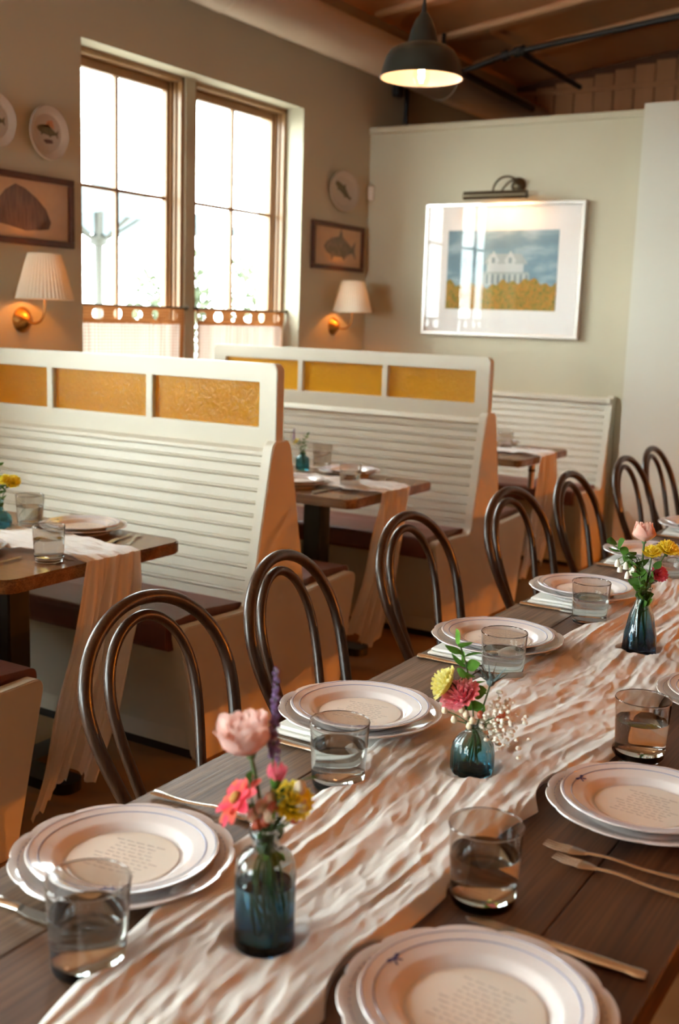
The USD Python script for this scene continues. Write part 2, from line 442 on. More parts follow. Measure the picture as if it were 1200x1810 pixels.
# air duct along the top of the window wall
duct = thing('air_duct', 'long round cream air duct running under the ceiling along the window wall', 'duct', (-3.86, 0, 3.20))
part('duct_pipe', tube([(0, y, 0) for y in np.linspace(RY + .02, FY - 0.04, 30)], 0.135, 28), duct_paint, duct, 40)
for y in (2.4, 5.0, 7.6):
    part('duct_seam', tube([(0, y - 0.02, 0), (0, y + 0.02, 0)], 0.139, 28), duct_paint, duct, 40)
    part('duct_strap', bx(-0.008, 0.008, y - 0.015, y + 0.015, 0.13, 0.33), black_metal, duct)

# black pipework under the ceiling
pipe = thing('sprinkler_pipe', 'black sprinkler pipe with a coupling and two branches below the ceiling', 'pipe', (0, 0, 0))
A, B, C2 = np.array([-3.66, 7.5, 3.224]), np.array([-3.277, 7.5, 3.323]), np.array([-1.6, 7.5, 3.50])
part('main_pipe', tube([A, B, C2], 0.021, 12), black_metal, pipe, 40)
part('branch_pipe', tube([A + (0, -.05, 0), A + (0, 1.35, -0.02)], 0.026, 12), black_metal, pipe, 40)
part('branch_pipe', tube([B + (.06, -.05, 0), B + (.06, 1.2, -0.01)], 0.02, 12), black_metal, pipe, 40)
part('coupling', tube([B + (-.07, 0, -.018), B + (-.03, 0, -.008)], 0.036, 14), black_metal, pipe, 40)
part('coupling', tube([B + (.02, 0, 0.0), B + (.09, 0, 0.008)], 0.036, 14), black_metal, pipe, 40)
rod = thing('conduit', 'thin black vertical conduit on the wall above the partial wall', 'conduit', (WX + 0.025, 7.44, 2.80))
part('conduit_tube', tube([(0, 0, 0), (0, 0, 0.36)], 0.016, 10), black_metal, rod, 40)
part('junction_box', bx(-0.024, 0.03, -0.19, -0.09, 0.25, 0.33, 0.01), black_metal, rod)

# ------------------------------------------------------------------ windows (frame, sashes, muntins, panes)
XF = -4.206          # face of the bronze frames inside the opening
XG = -4.292          # glass


def window_unit(parent, y0, y1):
    def fr(n, *a, c=0.003): part(n, bx(*a, c), frame_wood, parent)
    # outer frame
    fr('jamb', XF - 0.13, XF, y0, y0 + 0.028, WZ0, WZ1); fr('jamb', XF - 0.13, XF, y1 - 0.028, y1, WZ0, WZ1)
    fr('frame_head', XF - 0.13, XF, y0, y1, WZ1 - 0.028, WZ1); fr('frame_sill', XF - 0.13, XF, y0, y1, WZ0, WZ0 + 0.04)
    # stepped stops
    for k, (d, w) in enumerate(((0.030, 0.040), (0.052, 0.054))):
        fr('jamb_stop', XF - d - 0.018, XF - d, y0 + 0.026, y0 + w, WZ0, WZ1 - 0.028); fr('jamb_stop', XF - d - 0.018, XF - d, y1 - w, y1 - 0.026, WZ0, WZ1 - 0.028)
    a, b, t = y0 + 0.028, y1 - 0.028, WZ1 - 0.028
    sx = (XG - 0.022, XG + 0.022)
    fr('stile', *sx, a, a + 0.046, WZ0 + .04, t, c=0.005); fr('stile', *sx, b - 0.046, b, WZ0 + .04, t, c=0.005)
    fr('top_rail', *sx, a, b, t - 0.05, t, c=0.005); fr('bottom_rail', *sx, a, b, WZ0 + .04, WZ0 + .11, c=0.005)
    m = (a + b) / 2
    fr('vertical_muntin', XG - 0.014, XG + 0.016, m - 0.012, m + 0.012, WZ0 + .1, t - 0.045, c=0.004)
    fr('horizontal_muntin', XG - 0.012, XG + 0.012, a + .04, b - .04, 2.109, 2.129, c=0.003)
    fr('horizontal_muntin', XG - 0.012, XG + 0.012, a + .04, b - .04, 1.49, 1.504, c=0.003)
    for (ya, yb) in ((a + 0.044, m - 0.010), (m + 0.010, b - 0.044)):
        for (za, zb) in ((2.124, t - .048), (1.502, 2.114), (WZ0 + .108, 1.492)):
            part('pane', bx(XG - 0.003, XG + 0.003, ya, yb, za, zb), window_pane, parent)


def window(k, y0, y1):
    w = UsdGeom.Xform.Define(stage, '/World/window_%d' % k).GetPrim(); tag(w, kind='structure')
    c = (y0 + y1) / 2
    part('mullion_post', bx(XF - 0.13, XF + 0.012, c - 0.043, c + 0.043, WZ0, WZ1, 0.003), wall_paint, w)
    window_unit(w, y0, c - 0.043); window_unit(w, c + 0.043, y1)
    part('window_sill', bx(XF, WX + 0.03, y0 - 0.02, y1 + 0.02, WZ0 - 0.03, WZ0, 0.005), booth_paint, w)
    return w


window(1, *OP[0]); window(2, *OP[1])  # the second is out of view, placed to light the nearest booth

# cafe curtains with a scalloped heading on thin rods
XC = XF + 0.020


def cafe_curtain(y0, y1, label, rlabel):
    t = thing('cafe_curtain', label, 'curtain', (XC, 0, 0))
    W = y1 - y0
    def wavy(m, amp=0.010):
        v = m.vertices
        y, z = v[:, 0].copy(), v[:, 1].copy()
        k = np.clip((1.52 - z) / 0.12, 0.15, 1)
        x = amp * k * np.sin((y - y0) / W * 2 * PI * 9 + 0.7 * np.sin(y * 11)) + 0.004 * k * np.sin(y * 71 + z * 3)
        return np.c_[x, y + 0.004 * np.sin(z * 9 + y * 20), z]
    # cloth below the band
    ys, zs = np.linspace(y0 + .012, y1 - .055, 110), np.linspace(0.95, 1.418, 30)
    Z, Y = np.meshgrid(zs, ys, indexing='ij')
    g = grid(np.stack([Y, Z, 0 * Y], -1)); g.vertices = wavy(g)
    part('cloth', g, curtain_cloth, t, True)
    # side hem of doubled cloth
    ys = np.linspace(y1 - .056, y1 - .012, 12)
    Z, Y = np.meshgrid(np.linspace(0.95, 1.42, 30), ys, indexing='ij')
    g = grid(np.stack([Y, Z, 0 * Y], -1)); g.vertices = wavy(g) + (0.002, 0, 0)
    part('side_hem', g, curtain_band, t, True)
    # band with round openings under the rod
    band = sbox(y0 + .010, 1.415, y1 - .010, 1.508)
    nh = 6
    for i in range(nh):
        cy = y0 + 0.065 + i * (W - 0.12) / (nh - 0.6)
        hole = Point(0, 0).buffer(1, quad_segs=10)
        from shapely import affinity
        band = band.difference(affinity.translate(affinity.scale(hole, 0.034, 0.030), cy, 1.466))
    pts = trimesh.creation.triangulate_polygon(band.segmentize(0.012), engine='earcut')
    g = trimesh.Trimesh(np.c_[pts[0], np.zeros(len(pts[0]))], pts[1], process=False)
    g.vertices = wavy(g) + (0.003, 0, 0)
    part('band', g, curtain_band, t)
    r = thing('curtain_rod', rlabel, 'curtain rod', (XC + 0.012, 0, 1.510))
    part('rod', tube([(0, y0 - 0.0, 0), (0, y1 + 0.0, 0)], 0.0055, 10), bronze, r, 40)
    for y in (y0 + 0.004, y1 - 0.004):
        part('finial', ball(0.013, (0, y, 0)), bronze, r, 40)
    for y in (y0 + 0.012, y1 - 0.012):
        part('bracket', bx(-0.032, 0.004, y - 0.006, y + 0.006, -0.008, 0.008, .002), bronze, r)


cafe_curtain(4.173, 5.109, 'checked cafe curtain across the lower part of the left window sash, behind the near booth', 'thin bronze rod carrying the cafe curtain of the left sash')
cafe_curtain(5.195, 6.135, 'checked cafe curtain across the lower part of the right window sash, by the mullion post', 'thin bronze rod carrying the cafe curtain of the right sash')

# ------------------------------------------------------------------ outside on the patio
struct('terrace', bx(-40, WX - 0.34, -15, 45, -0.12, -0.02), patio_mat)


def patio_umbrella(x, y, label, h=2.75, r=1.5, pole=True):
    t = thing('patio_umbrella', label, 'umbrella', (x, y, -0.02))
    part('base', lathe([(0, 0), (0.28, 0), (0.28, 0.05), (0.06, 0.08), (0.05, 0.3), (0, 0.3)], 28), pale_pole, t, 40)
    part('pole', tube([(0, 0, 0.05), (0, 0, h)], 0.045, 14), pale_pole, t, 40)
    part('hub', lathe([(0.045, h - .62), (.09, h - .60), (.09, h - .53), (.045, h - .5)], 20), pale_pole, t, 40)
    n = 8
    for k in range(n):
        a = 2 * PI * k / n
        e = np.array([math.cos(a) * r, math.sin(a) * r, h - 0.42]); q = np.array([0, 0, h - 0.02])
        part('rib', tube([q, e], 0.010, 6), pale_pole, t)
        part('strut', tube([(math.cos(a) * .07, math.sin(a) * .07, h - .56), q + (e - q) * 0.42], 0.014, 6), pale_pole, t)
        a2 = 2 * PI * (k + 1) / n; e2 = np.array([math.cos(a2) * r, math.sin(a2) * r, h - 0.42])
        us, vs = np.linspace(0, 1, 8), np.linspace(0, 1, 10)
        P = np.zeros((8, 10, 3))
        for i, u in enumerate(us):
            for j, v in enumerate(vs):
                p = q + ((e + (e2 - e) * v) - q) * u
                p[2] += 0.015 - 0.10 * u * u * 4 * v * (1 - v) * 0.5
                P[i, j] = p
        part('canopy_panel', grid(P), pale_umbrella, t, True)
    return t


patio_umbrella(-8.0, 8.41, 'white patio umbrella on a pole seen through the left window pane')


def shrub(x, y, h, r, label, seed):
    rr = np.random.RandomState(seed)
    t = thing('shrub', label, 'shrub', (x, y, -0.02))
    part('stem', tube([(0, 0, 0), (0.03, 0.02, h * .6)], [0.03, 0.015], 8), stem_green, t)
    n = 420
    d = rr.normal(size=(n, 3)); d /= np.linalg.norm(d, axis=1)[:, None]
    c = d * (rr.rand(n, 1) ** 0.4) * (r, r, h * .42) + (0, 0, h * .58)
    V, F = [], []
    for k in range(n):
        a = rr.normal(size=3); a /= np.linalg.norm(a); b = np.cross(a, rr.normal(size=3)); b /= np.linalg.norm(b)
        l, w = 0.09, 0.035
        o = len(V)
        V += [c[k] - a * l, c[k] + b * w, c[k] + a * l, c[k] - b * w]; F += [(o, o + 1, o + 2), (o, o + 2, o + 3)]
    part('foliage', trimesh.Trimesh(np.array(V), np.array(F), process=False), shrub_mat, t, kind='stuff')


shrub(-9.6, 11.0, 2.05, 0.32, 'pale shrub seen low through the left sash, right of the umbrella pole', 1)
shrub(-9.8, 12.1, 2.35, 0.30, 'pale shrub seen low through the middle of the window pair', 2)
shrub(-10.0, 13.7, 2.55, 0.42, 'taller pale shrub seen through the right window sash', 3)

# ------------------------------------------------------------------ things on the walls
FISH = [(-.50, .02), (-.42, .10), (-.25, .17), (-.05, .20), (.02, .34), (.07, .20), (.22, .12), (.36, .05), (.48, .17), (.45, .0), (.50, -.15), (.36, -.04), (.2, -.10), (.12, -.18), (.06, -.12), (-.2, -.12), (-.26, -.20), (-.30, -.10), (-.42, -.06)]
GROUPER = [(-.5, -.08), (-.46, .02), (-.32, .10), (-.2, .22), (-.05, .30), (.10, .26), (.28, .16), (.42, .05), (.5, -.10), (.46, -.18), (.30, -.20), (.1, -.22), (-.15, -.18), (-.38, -.15)]
fish_grey = plain('print_fish_grey', (0.07, 0.09, 0.10), 0.9, noise=(30, (0.24, 0.24, 0.22), 3.0))
fish_brown = plain('print_fish_brown', (0.045, 0.028, 0.035), 0.9, noise=((20, 160, 12), (0.22, 0.14, 0.12), 3.0))
fish_green = plain('print_fish_green', (0.07, 0.07, 0.035), 0.5, noise=(40, (0.14, 0.11, 0.05), 2.0))
leaf_rust = plain('print_rust', (0.50, 0.22, 0.10), 0.5)


def on_wall(m):
    """(y, z) drawing with thickness towards the room: x <- drawing z, for the window wall facing +x."""
    v = m.vertices
    return trimesh.Trimesh(np.c_[v[:, 2], v[:, 0], v[:, 1]], m.faces, process=False)


def framed_print(y, z, w, h, label, shape, mt, sc, dy=0.0, dz=0.0):
    t = thing('framed_print', label, 'picture', (WX, y, z))
    fw, d = 0.030, 0.028
    for (a, b, c, e) in ((-w / 2, w / 2, h / 2 - fw, h / 2), (-w / 2, w / 2, -h / 2, -h / 2 + fw), (-w / 2, -w / 2 + fw, -h / 2 + fw, h / 2 - fw), (w / 2 - fw, w / 2, -h / 2 + fw, h / 2 - fw)):
        part('frame_rail', bx(0.002, d, a, b, c, e, 0.004), wood_frame, t)
    part('backing', bx(0.001, 0.010, -w / 2 + .006, w / 2 - .006, -h / 2 + .006, h / 2 - .006), aged_paper, t)
    p = smoothpoly([(a * sc + dy, b * sc + dz) for a, b in shape], 0.003)
    part('fish_print', T(on_wall(trimesh.creation.extrude_polygon(p, 0.0008, engine='earcut')), (0.010, 0, 0)), mt, t)
    part('pane', bx(0.014, 0.016, -w / 2 + .02, w / 2 - .02, -h / 2 + .02, h / 2 - .02), picture_pane, t)
    return t


framed_print(3.765, 1.935, 0.665, 0.325, 'dark framed print of a striped grouper fish above the left wall lamp', GROUPER, fish_brown, 0.40, -0.01, -.01)
framed_print(6.578, 1.953, 0.662, 0.310, 'small dark framed print of a grey shark shaped fish right of the window', FISH, fish_grey, 0.42, 0.03, -.012)


def wall_plate(y, z, ry, rz, label, kind):
    t = thing('wall_plate', label, 'plate', (WX, y, z))
    pr = [(0, 0.012), (0.62, 0.012), (0.72, 0.014), (0.80, 0.022), (1.0, 0.030), (0.995, 0.034), (0.97, 0.035), (0.80, 0.027), (0.70, 0.018), (0, 0.017)]
    m = lathe(pr, 56)
    v = m.vertices
    m = trimesh.Trimesh(np.c_[v[:, 2], v[:, 0] * ry, v[:, 1] * rz], m.faces, process=False)
    part('plate_body', m, old_china, t, 30)
    part('hanger', bx(0, 0.014, -0.02, 0.02, -0.03, 0.03), black_metal, t)
    f = smoothpoly([(a * ry * (1.35 if kind == 2 else 1.15), b * rz * (1.25 if kind == 2 else 1.1) + (0.006 if kind == 1 else 0)) for a, b in FISH], 0.002)
    rot = {0: 0.0, 1: -0.12, 2: -0.45}[kind]
    from shapely import affinity
    f = affinity.rotate(f, math.degrees(rot), origin=(0, 0))
    part('painted_fish', T(on_wall(trimesh.creation.extrude_polygon(f, 0.0008, engine='earcut')), (0.0171, 0, 0)), fish_green, t)
    if kind == 1:
        lf = smoothpoly([(-.02, .02), (.0, .055), (.03, .06), (.045, .02), (.02, .028)], 0.002)
        part('painted_leaf', T(on_wall(trimesh.creation.extrude_polygon(lf, 0.0008, engine='earcut')), (0.0171, 0, 0)), leaf_rust, t)
        lf = smoothpoly([(-.03, -.035), (-.01, -.05), (.035, -.045), (.03, -.03), (.0, -.028)], 0.002)
        part('painted_weed', T(on_wall(trimesh.creation.extrude_polygon(lf, 0.0008, engine='earcut')), (0.0171, 0, 0)), fish_brown, t)
    return t


wall_plate(3.932, 2.297, 0.124, 0.124, 'round white wall plate painted with a fish, left of the window above the grouper print', 1)
wall_plate(3.605, 2.305, 0.124, 0.124, 'wall plate cut off by the left edge of the photo', 0)
wall_plate(6.612, 2.325, 0.186, 0.134, 'oval white wall plate with a dark fish, right of the window', 2)


def sconce(y, z, label, slabel=None):
    t = thing('wall_lamp', label, 'wall lamp', (WX, y, z))
    d = lathe([(0, 0.0), (0.058, 0.0), (0.060, 0.004), (0.054, 0.012), (0.048, 0.016), (0.040, 0.030), (0.022, 0.044), (0.012, 0.050), (0, 0.051)], 40)
    v = d.vertices; d = trimesh.Trimesh(np.c_[v[:, 2], v[:, 0], v[:, 1]], d.faces, process=False)
    part('backplate', d, brass, t, 40)
    part('arm', tube(spline([(0.04, 0, 0), (0.10, 0, -0.012), (0.135, 0, 0.01), (0.15, 0, 0.06), (0.152, 0, 0.13)], 26), 0.006, 10), brass, t, 40)
    part('lamp_socket', lathe([(0, 0.115), (0.016, 0.115), (0.020, 0.125), (0.014, 0.13), (0.014, 0.17), (0, 0.17)], 20), brass, t, 40)
    part('bulb', ball(0.019, (0, 0, 0.20), (1, 1, 1.3)), bulb_glow_small, t, True)
    npl = 44
    def pleat(TH, R, Z): return R + 0.0022 * np.where(np.arange(TH.shape[1]) % 2 == 0, 1, -1)[None, :], Z
    sh = lathe([(0.132, 0.100), (0.113, 0.170), (0.094, 0.240), (0.074, 0.305)], npl * 2, pleat)
    for nm in ('bulb', 'lamp_socket'): pass
    part('lamp_shade', sh, shade_cloth, t, False)
    part('shade_ring', tube([(0.132 * math.cos(a), 0.132 * math.sin(a), 0.100) for a in np.linspace(0, 2 * PI, 48, False)], 0.003, 6, closed=True), shade_cloth, t, True)
    part('shade_ring', tube([(0.074 * math.cos(a), 0.074 * math.sin(a), 0.305) for a in np.linspace(0, 2 * PI, 40, False)], 0.003, 6, closed=True), shade_cloth, t, True)
    for nm in ('bulb', 'lamp_socket', 'lamp_shade', 'shade_ring', 'shade_ring_001'):
        m = UsdGeom.Mesh(stage.GetPrimAtPath(str(t.GetPath()) + '/' + nm))
        m.AddTranslateOp().Set(Gf.Vec3d(0.152, 0, 0.0 if nm != 'lamp_socket' else 0.0))
    return t


bulb_glow_small = emit('bulb_glow_small', (1.0, 0.33, 0.06), 300.0)
sconce(3.772, 1.424, 'brass wall lamp with a pale pleated shade under the grouper print, left of the window')
sconce(6.558, 1.424, 'brass wall lamp with a pale pleated shade under the small fish print')
sconce(8.3, 2.0, 'unseen brass wall lamp beyond the partial back wall, lighting the far plank wall')  # hidden lamp, placed to warm the far planks

# big framed picture on the back wall
PW, PH, PZ, PX = 1.125, 0.867, 1.827, -3.035
t = thing('framed_photograph', 'large silver framed photograph of a white house above flowering dunes', 'picture', (PX, BY, PZ))
fw, d = 0.022, 0.045
for (a, b, c, e) in ((-PW / 2, PW / 2, PH / 2 - fw, PH / 2), (-PW / 2, PW / 2, -PH / 2, -PH / 2 + fw), (-PW / 2, -PW / 2 + fw, -PH / 2 + fw, PH / 2 - fw), (PW / 2 - fw, PW / 2, -PH / 2 + fw, PH / 2 - fw)):
    part('frame_rail', bx(a, b, -d, -0.004, c, e, 0.003), silver_frame, t)
part('mat_board', bx(-PW / 2 + .006, PW / 2 - .006, -0.022, -0.012, -PH / 2 + .006, PH / 2 - .006), mat_board, t)
pw, ph, pz = 0.785, 0.515, 0.0
sky_print = mat('print_sky', {'tc': ('texture_coordinate', {}), 'mp': ('mapping', {'scale': (3, 3, 9)}), 'nz': ('noise_texture', {'scale': 1.0, 'detail': 4.0}),
                              'r': ('rgb_ramp', {'ramp': [(0.25, (0.13, 0.21, 0.25)), (0.5, (0.17, 0.28, 0.33)), (0.62, (0.34, 0.45, 0.49)), (0.8, (0.50, 0.58, 0.58))]}), 'p': ('principled_bsdf', {'roughness': 0.8})},
                [('tc.object', 'mp.vector'), ('mp.vector', 'nz.vector'), ('nz.fac', 'r.fac'), ('r.color', 'p.base_color')], 'p.BSDF')
dune_print = mat('print_dune', {'tc': ('texture_coordinate', {}), 'mp': ('mapping', {'scale': (95, 95, 48)}), 'nz': ('noise_texture', {'scale': 1.0, 'detail': 5.0, 'roughness': .85}),
                                'r': ('rgb_ramp', {'ramp': [(0.34, (0.02, 0.05, 0.01)), (0.44, (0.12, 0.15, 0.02)), (0.50, (0.34, 0.26, 0.03)), (0.55, (0.45, 0.07, 0.01)), (0.60, (0.52, 0.36, 0.04)), (0.70, (0.10, 0.14, 0.02))]}), 'p': ('principled_bsdf', {'roughness': 0.8})},
                 [('tc.object', 'mp.vector'), ('mp.vector', 'nz.vector'), ('nz.fac', 'r.fac'), ('r.color', 'p.base_color')], 'p.BSDF')
house_white = plain('print_house_white', (0.50, 0.54, 0.52), 0.8)
house_shade = plain('print_house_window', (0.20, 0.26, 0.27), 0.8)
house_roof = plain('print_house_roof', (0.34, 0.38, 0.37), 0.8)
pp = part('printed_sky', bx(-pw / 2, pw / 2, -0.0228, -0.0221, -ph / 2, ph / 2), sky_print, t)


def flat(poly, y, mt, nm, par): return part(nm, T(extrude(poly, 0.0006, 'y'), (0, y, 0)), mt, par)


hs = unary_union([sbox(-.10, -.09, .16, .045), sbox(-.16, -.10, .20, -.02)])
flat(hs, -0.0236, house_white, 'house_wall', t)
flat(Polygon([(-.13, .04), (-.085, .105), (.14, .105), (.19, .04)]), -0.0244, house_roof, 'house_roof', t)
for gx in (-.055, .065):
    flat(unary_union([Polygon([(gx - .045, .055), (gx, .125), (gx + .045, .055)]), sbox(gx - .032, .03, gx + .032, .06)]), -0.0252, house_white, 'house_gable', t)
    flat(sbox(gx - .012, .045, gx + .012, .082), -0.026, house_shade, 'house_window', t)
flat(sbox(-.155, -.025, .195, -.012), -0.0252, house_roof, 'porch_roof', t)
for k in range(9):
    flat(sbox(-.145 + k * .040, -.09, -.125 + k * .040 + (.006 if k == 4 else 0), -.027), -0.0252, house_shade, 'porch_opening', t)
xs = np.linspace(-pw / 2, pw / 2, 60)
top = -.085 + .02 * np.sin(xs * 9) + .012 * np.sin(xs * 31 + 1) + .012 * np.sin(xs * 83)
flat(Polygon([(-pw / 2, -ph / 2), *zip(xs, top), (pw / 2, -ph / 2)]), -0.0262, dune_print, 'printed_dune', t)
part('pane', bx(-PW / 2 + .016, PW / 2 - .016, -0.037, -0.034, -PH / 2 + .016, PH / 2 - .016), picture_pane, t)

# picture light
t = thing('picture_light', 'dark bronze picture light on a curved arm above the large framed photograph', 'picture light', (-3.03, BY, 2.315))
rr = lathe([(0, 0), (0.05, 0), (0.052, 0.006), (0.04, 0.02), (0.015, 0.03), (0, 0.03)], 28)
v = rr.vertices
part('wall_rose', trimesh.Trimesh(np.c_[v[:, 0] + 0.08, -v[:, 2], v[:, 1] + .05], rr.faces, process=False), bronze, t, 40)
for s in (-1,):
    part('arm', tube(spline([(0.08, -0.02, .05), (0.05, -0.07, .10), (0.0, -0.12, .085), (-0.03, -0.15, 0.03), (-0.02, -0.17, -0.015)], 24), 0.007, 10), bronze, t, 40)
part('arm', tube(spline([(0.08, -0.02, .05), (0.085, -0.09, .08), (0.05, -0.14, .04), (0.03, -0.17, -0.015)], 20), 0.006, 10), bronze, t, 40)
a = np.linspace(-0.10 * PI, 1.42 * PI, 22)
prof = Polygon([*[(-0.19 + 0.027 * math.cos(x), -0.025 + 0.027 * math.sin(x)) for x in a], *[(-0.19 + 0.023 * math.cos(x), -0.025 + 0.023 * math.sin(x)) for x in a[::-1]]])
part('lamp_hood', T(extrude(prof, 0.43, 'x'), (-0.215, 0, 0)), bronze, t, 40)
for s in (-1, 1):
    part('hood_end', T(extrude(Point(-0.19, -0.025).buffer(0.027), 0.004, 'x'), (s * 0.215 - .002, 0, 0)), bronze, t)
part('bulb_tube', tube([(-0.11, -0.19, -0.028), (0.14, -0.19, -0.028)], 0.009, 10), emit('picture_bulb_glow', (1.0, 0.45, 0.16), 170.0), t, True)

solo('wall_sensor', cat(bx(-4.072, -4.03, BY - 0.035, BY, 2.30, 2.40, 0.008)), white_plastic, 'small white plastic sensor box in the corner beside the back wall', 'sensor')

# ------------------------------------------------------------------ pendant lamps
filament_glow = emit('filament_glow', (1.0, 0.50, 0.24), 420.0)
unseen_lamp_glow = emit('unseen_filament_glow', (1.0, 0.26, 0.02), 52000.0)  # strong orange glow for the unseen pendants that light the booth ends


def make_pendant(label, PL, glow=None):
    t = thing('pendant_lamp', label, 'pendant lamp', PL)
    sh = [(0.166, 0.0), (0.170, 0.002), (0.166, 0.008), (0.154, 0.050), (0.143, 0.082), (0.128, 0.104), (0.104, 0.120), (0.075, 0.129), (0.062, 0.132), (0.058, 0.145), (0.050, 0.180), (0.034, 0.222), (0.014, 0.250), (0.0, 0.253)]
    sd = part('shade', lathe(sh, 56), enamel_green, t, 35)
    inn = [(0.165, 0.001), (0.151, 0.050), (0.140, 0.080), (0.125, 0.101), (0.102, 0.116), (0.066, 0.126), (0.0, 0.127)]
    part('shade_lining', lathe([(r - .001, z) for r, z in inn[:-1]] + [inn[-1]], 56), enamel_white, sd, 35)
    part('socket', lathe([(0, 0.06), (0.019, 0.06), (0.022, 0.066), (0.022, 0.125), (0, 0.125)], 24), brass, t, 40)
    bb = part('bulb', lathe([(0, -0.030), (0.014, -0.028), (0.025, -0.020), (0.032, -0.006), (0.0345, 0.012), (0.031, 0.028), (0.022, 0.046), (0.015, 0.060), (0.015, 0.064)], 28), bulb_pane, t, True)
    fil = [(0.010 * math.cos(k * 1.25), 0.010 * math.sin(k * 1.25), 0.0 + (0.030 if k % 2 else 0.004)) for k in range(11)]
    part('filament', tube(fil, 0.0035, 6), glow or filament_glow, bb, True)
    part('cord', tube([(0, 0, 0.25), (0, 0, ceil_z(PL[0]) - PL[2] - 0.0)], 0.0045, 8), black_metal, t, 40)
    part('strain_relief', lathe([(0, .25), (.011, .25), (.009, .275), (.0045, .30), (0, .30)], 16), black_metal, t, 40)
    part('ceiling_rose', lathe([(0, ceil_z(PL[0]) - PL[2] - .03), (.05, ceil_z(PL[0]) - PL[2] - .03), (.055, ceil_z(PL[0]) - PL[2]), (0, ceil_z(PL[0]) - PL[2])], 28), black_metal, t, 40)


make_pendant('dark green enamel pendant lamp with a glowing bulb, hanging over the booths', (-2.20, 4.15, 2.435))
for k, y in enumerate((4.4, 5.6)):  # pendants out of view, placed to throw warm light on the end panels
    make_pendant('dark green pendant lamp out of view, lighting the booth ends, %s from the camera' % ('first', 'second')[k], (3.9, y, 1.68), unseen_lamp_glow)

# ------------------------------------------------------------------ booths
HB = 0.555           # half width of a double booth at the seat
BX1 = 1.70           # length of the backboard from the aisle end


def panel_profile(single=False):
    pts = [(-0.44, 0.0), (-HB, 0.485), (-0.172, 0.470), (-0.064, 1.0), (-0.050, 1.047), (0.050, 1.047), (0.064, 1.0), (0.172, 0.470), (HB, 0.485), (0.44, 0.0)]
    p = Polygon(pts).buffer(-0.03, quad_segs=6).buffer(0.06, quad_segs=6).buffer(-0.03, quad_segs=6)
    p = unary_union([p, sbox(-0.435, 0, 0.435, 0.05)])
    if single: p = p.intersection(sbox(-1, 0, 0, 2))
    return p


def slat_profile(w):
    # (across the slat, outwards): rounded bead and a groove at the lower edge
    return [(0, -0.008), (0, 0.0045), (0.0012, 0.0050), (0.0028, 0.0088), (0.0060, 0.0112), (0.0092, 0.0092), (0.0108, 0.0050), (0.0120, 0.0050), (0.0142, 0.0085), (w - 0.0014, 0.0085), (w - 0.0003, 0.0050), (w - 0.0003, -0.008)]


def booth(label, loc, single=False, glazed=True, length=BX1):
    t = thing('booth_bench', label, 'booth', loc)
    # aisle end panel, chamfered on both faces
    prof = panel_profile(single)
    e = cat(T(extrude(prof.buffer(-0.004), 0.044, 'x'), (-0.044, 0, 0)), T(extrude(prof, 0.036, 'x'), (-0.040, 0, 0)))
    part('end_panel', e, booth_paint, t)
    sides = (-1,) if single else (-1, 1)
    for s in sides:
        # slats on the sloping back
        p0, p1 = np.array([0.152, 0.470]), np.array([0.048, 1.0])
        Ls = np.linalg.norm(p1 - p0); dr = (p1 - p0) / Ls; nr = np.array([dr[1], -dr[0]])
        n = 12; w = Ls / n
        for k in range(n):
            poly = []
            for (u, o) in slat_profile(w):
                q = p0 + dr * (k * w + u) + nr * (o - 0.004)
                poly.append((s * q[0], q[1]))
            part('slat', T(extrude(Polygon(poly), length - 0.04, 'x'), (-length, 0, 0)), booth_paint, t)
        # ledge over the slats
        poly = [(s * 0.02, 0.992), (s * 0.058, 0.992), (s * 0.062, 0.999), (s * 0.056, 1.010), (s * 0.026, 1.020), (s * 0.02, 1.020)]
        part('ledge', T(extrude(Polygon(poly), length - 0.042, 'x'), (-length, 0, 0)), booth_paint, t)
        # seat base, kick and cushion
        poly = [(s * 0.10, 0.0), (s * 0.10, 0.40), (s * 0.500, 0.40), (s * 0.430, 0.09), (s * 0.430, 0.0)]
        part('seat_base', T(extrude(Polygon(poly), length + 0.10, 'x'), (-length - 0.15, 0, 0)), booth_paint, t)
        part('toe_kick', bx(-length - 0.15, -0.046, s * 0.425, s * 0.4335, 0.0, 0.028), black_kick, t)
        cu = smoothpoly([(s * 0.150, 0.402), (s * 0.150, 0.490), (s * 0.38, 0.508), (s * (HB + .012), 0.497), (s * (HB + 0.012), 0.402)], 0.022)
        part('seat_cushion', T(extrude(cu, length + 0.095, 'x'), (-length - 0.145, 0, 0)), leather, t, 30)
    if glazed:
        fr = rrect(-length, 0.995, -0.012, 1.316, 0.028)
        fr = fr.union(sbox(-length, 0.995, -0.012, 1.1))
        holes = []
        xs = [-1.617, -1.131, -1.098, -0.612, -0.579, -0.088]
        for a, b in zip(xs[0::2], xs[1::2]):
            holes.append((a, b)); fr = fr.difference(sbox(a, 1.091, b, 1.250))
        f = cat(T(extrude(fr.buffer(-0.003, join_style=2), 0.046, 'y'), (0, -0.023, 0)), T(extrude(fr, 0.040, 'y'), (0, -0.020, 0)))
        part('glazing_frame', f, booth_paint, t)
        for a, b in holes:
            part('amber_pane', bx(a - .006, b + .006, -0.003, 0.003, 1.085, 1.256), amber_glass, t)
    elif single:
        part('top_cap', bx(-length, -0.01, -0.075, 0.0, 1.0, 1.035, 0.006), booth_paint, t)
    return t


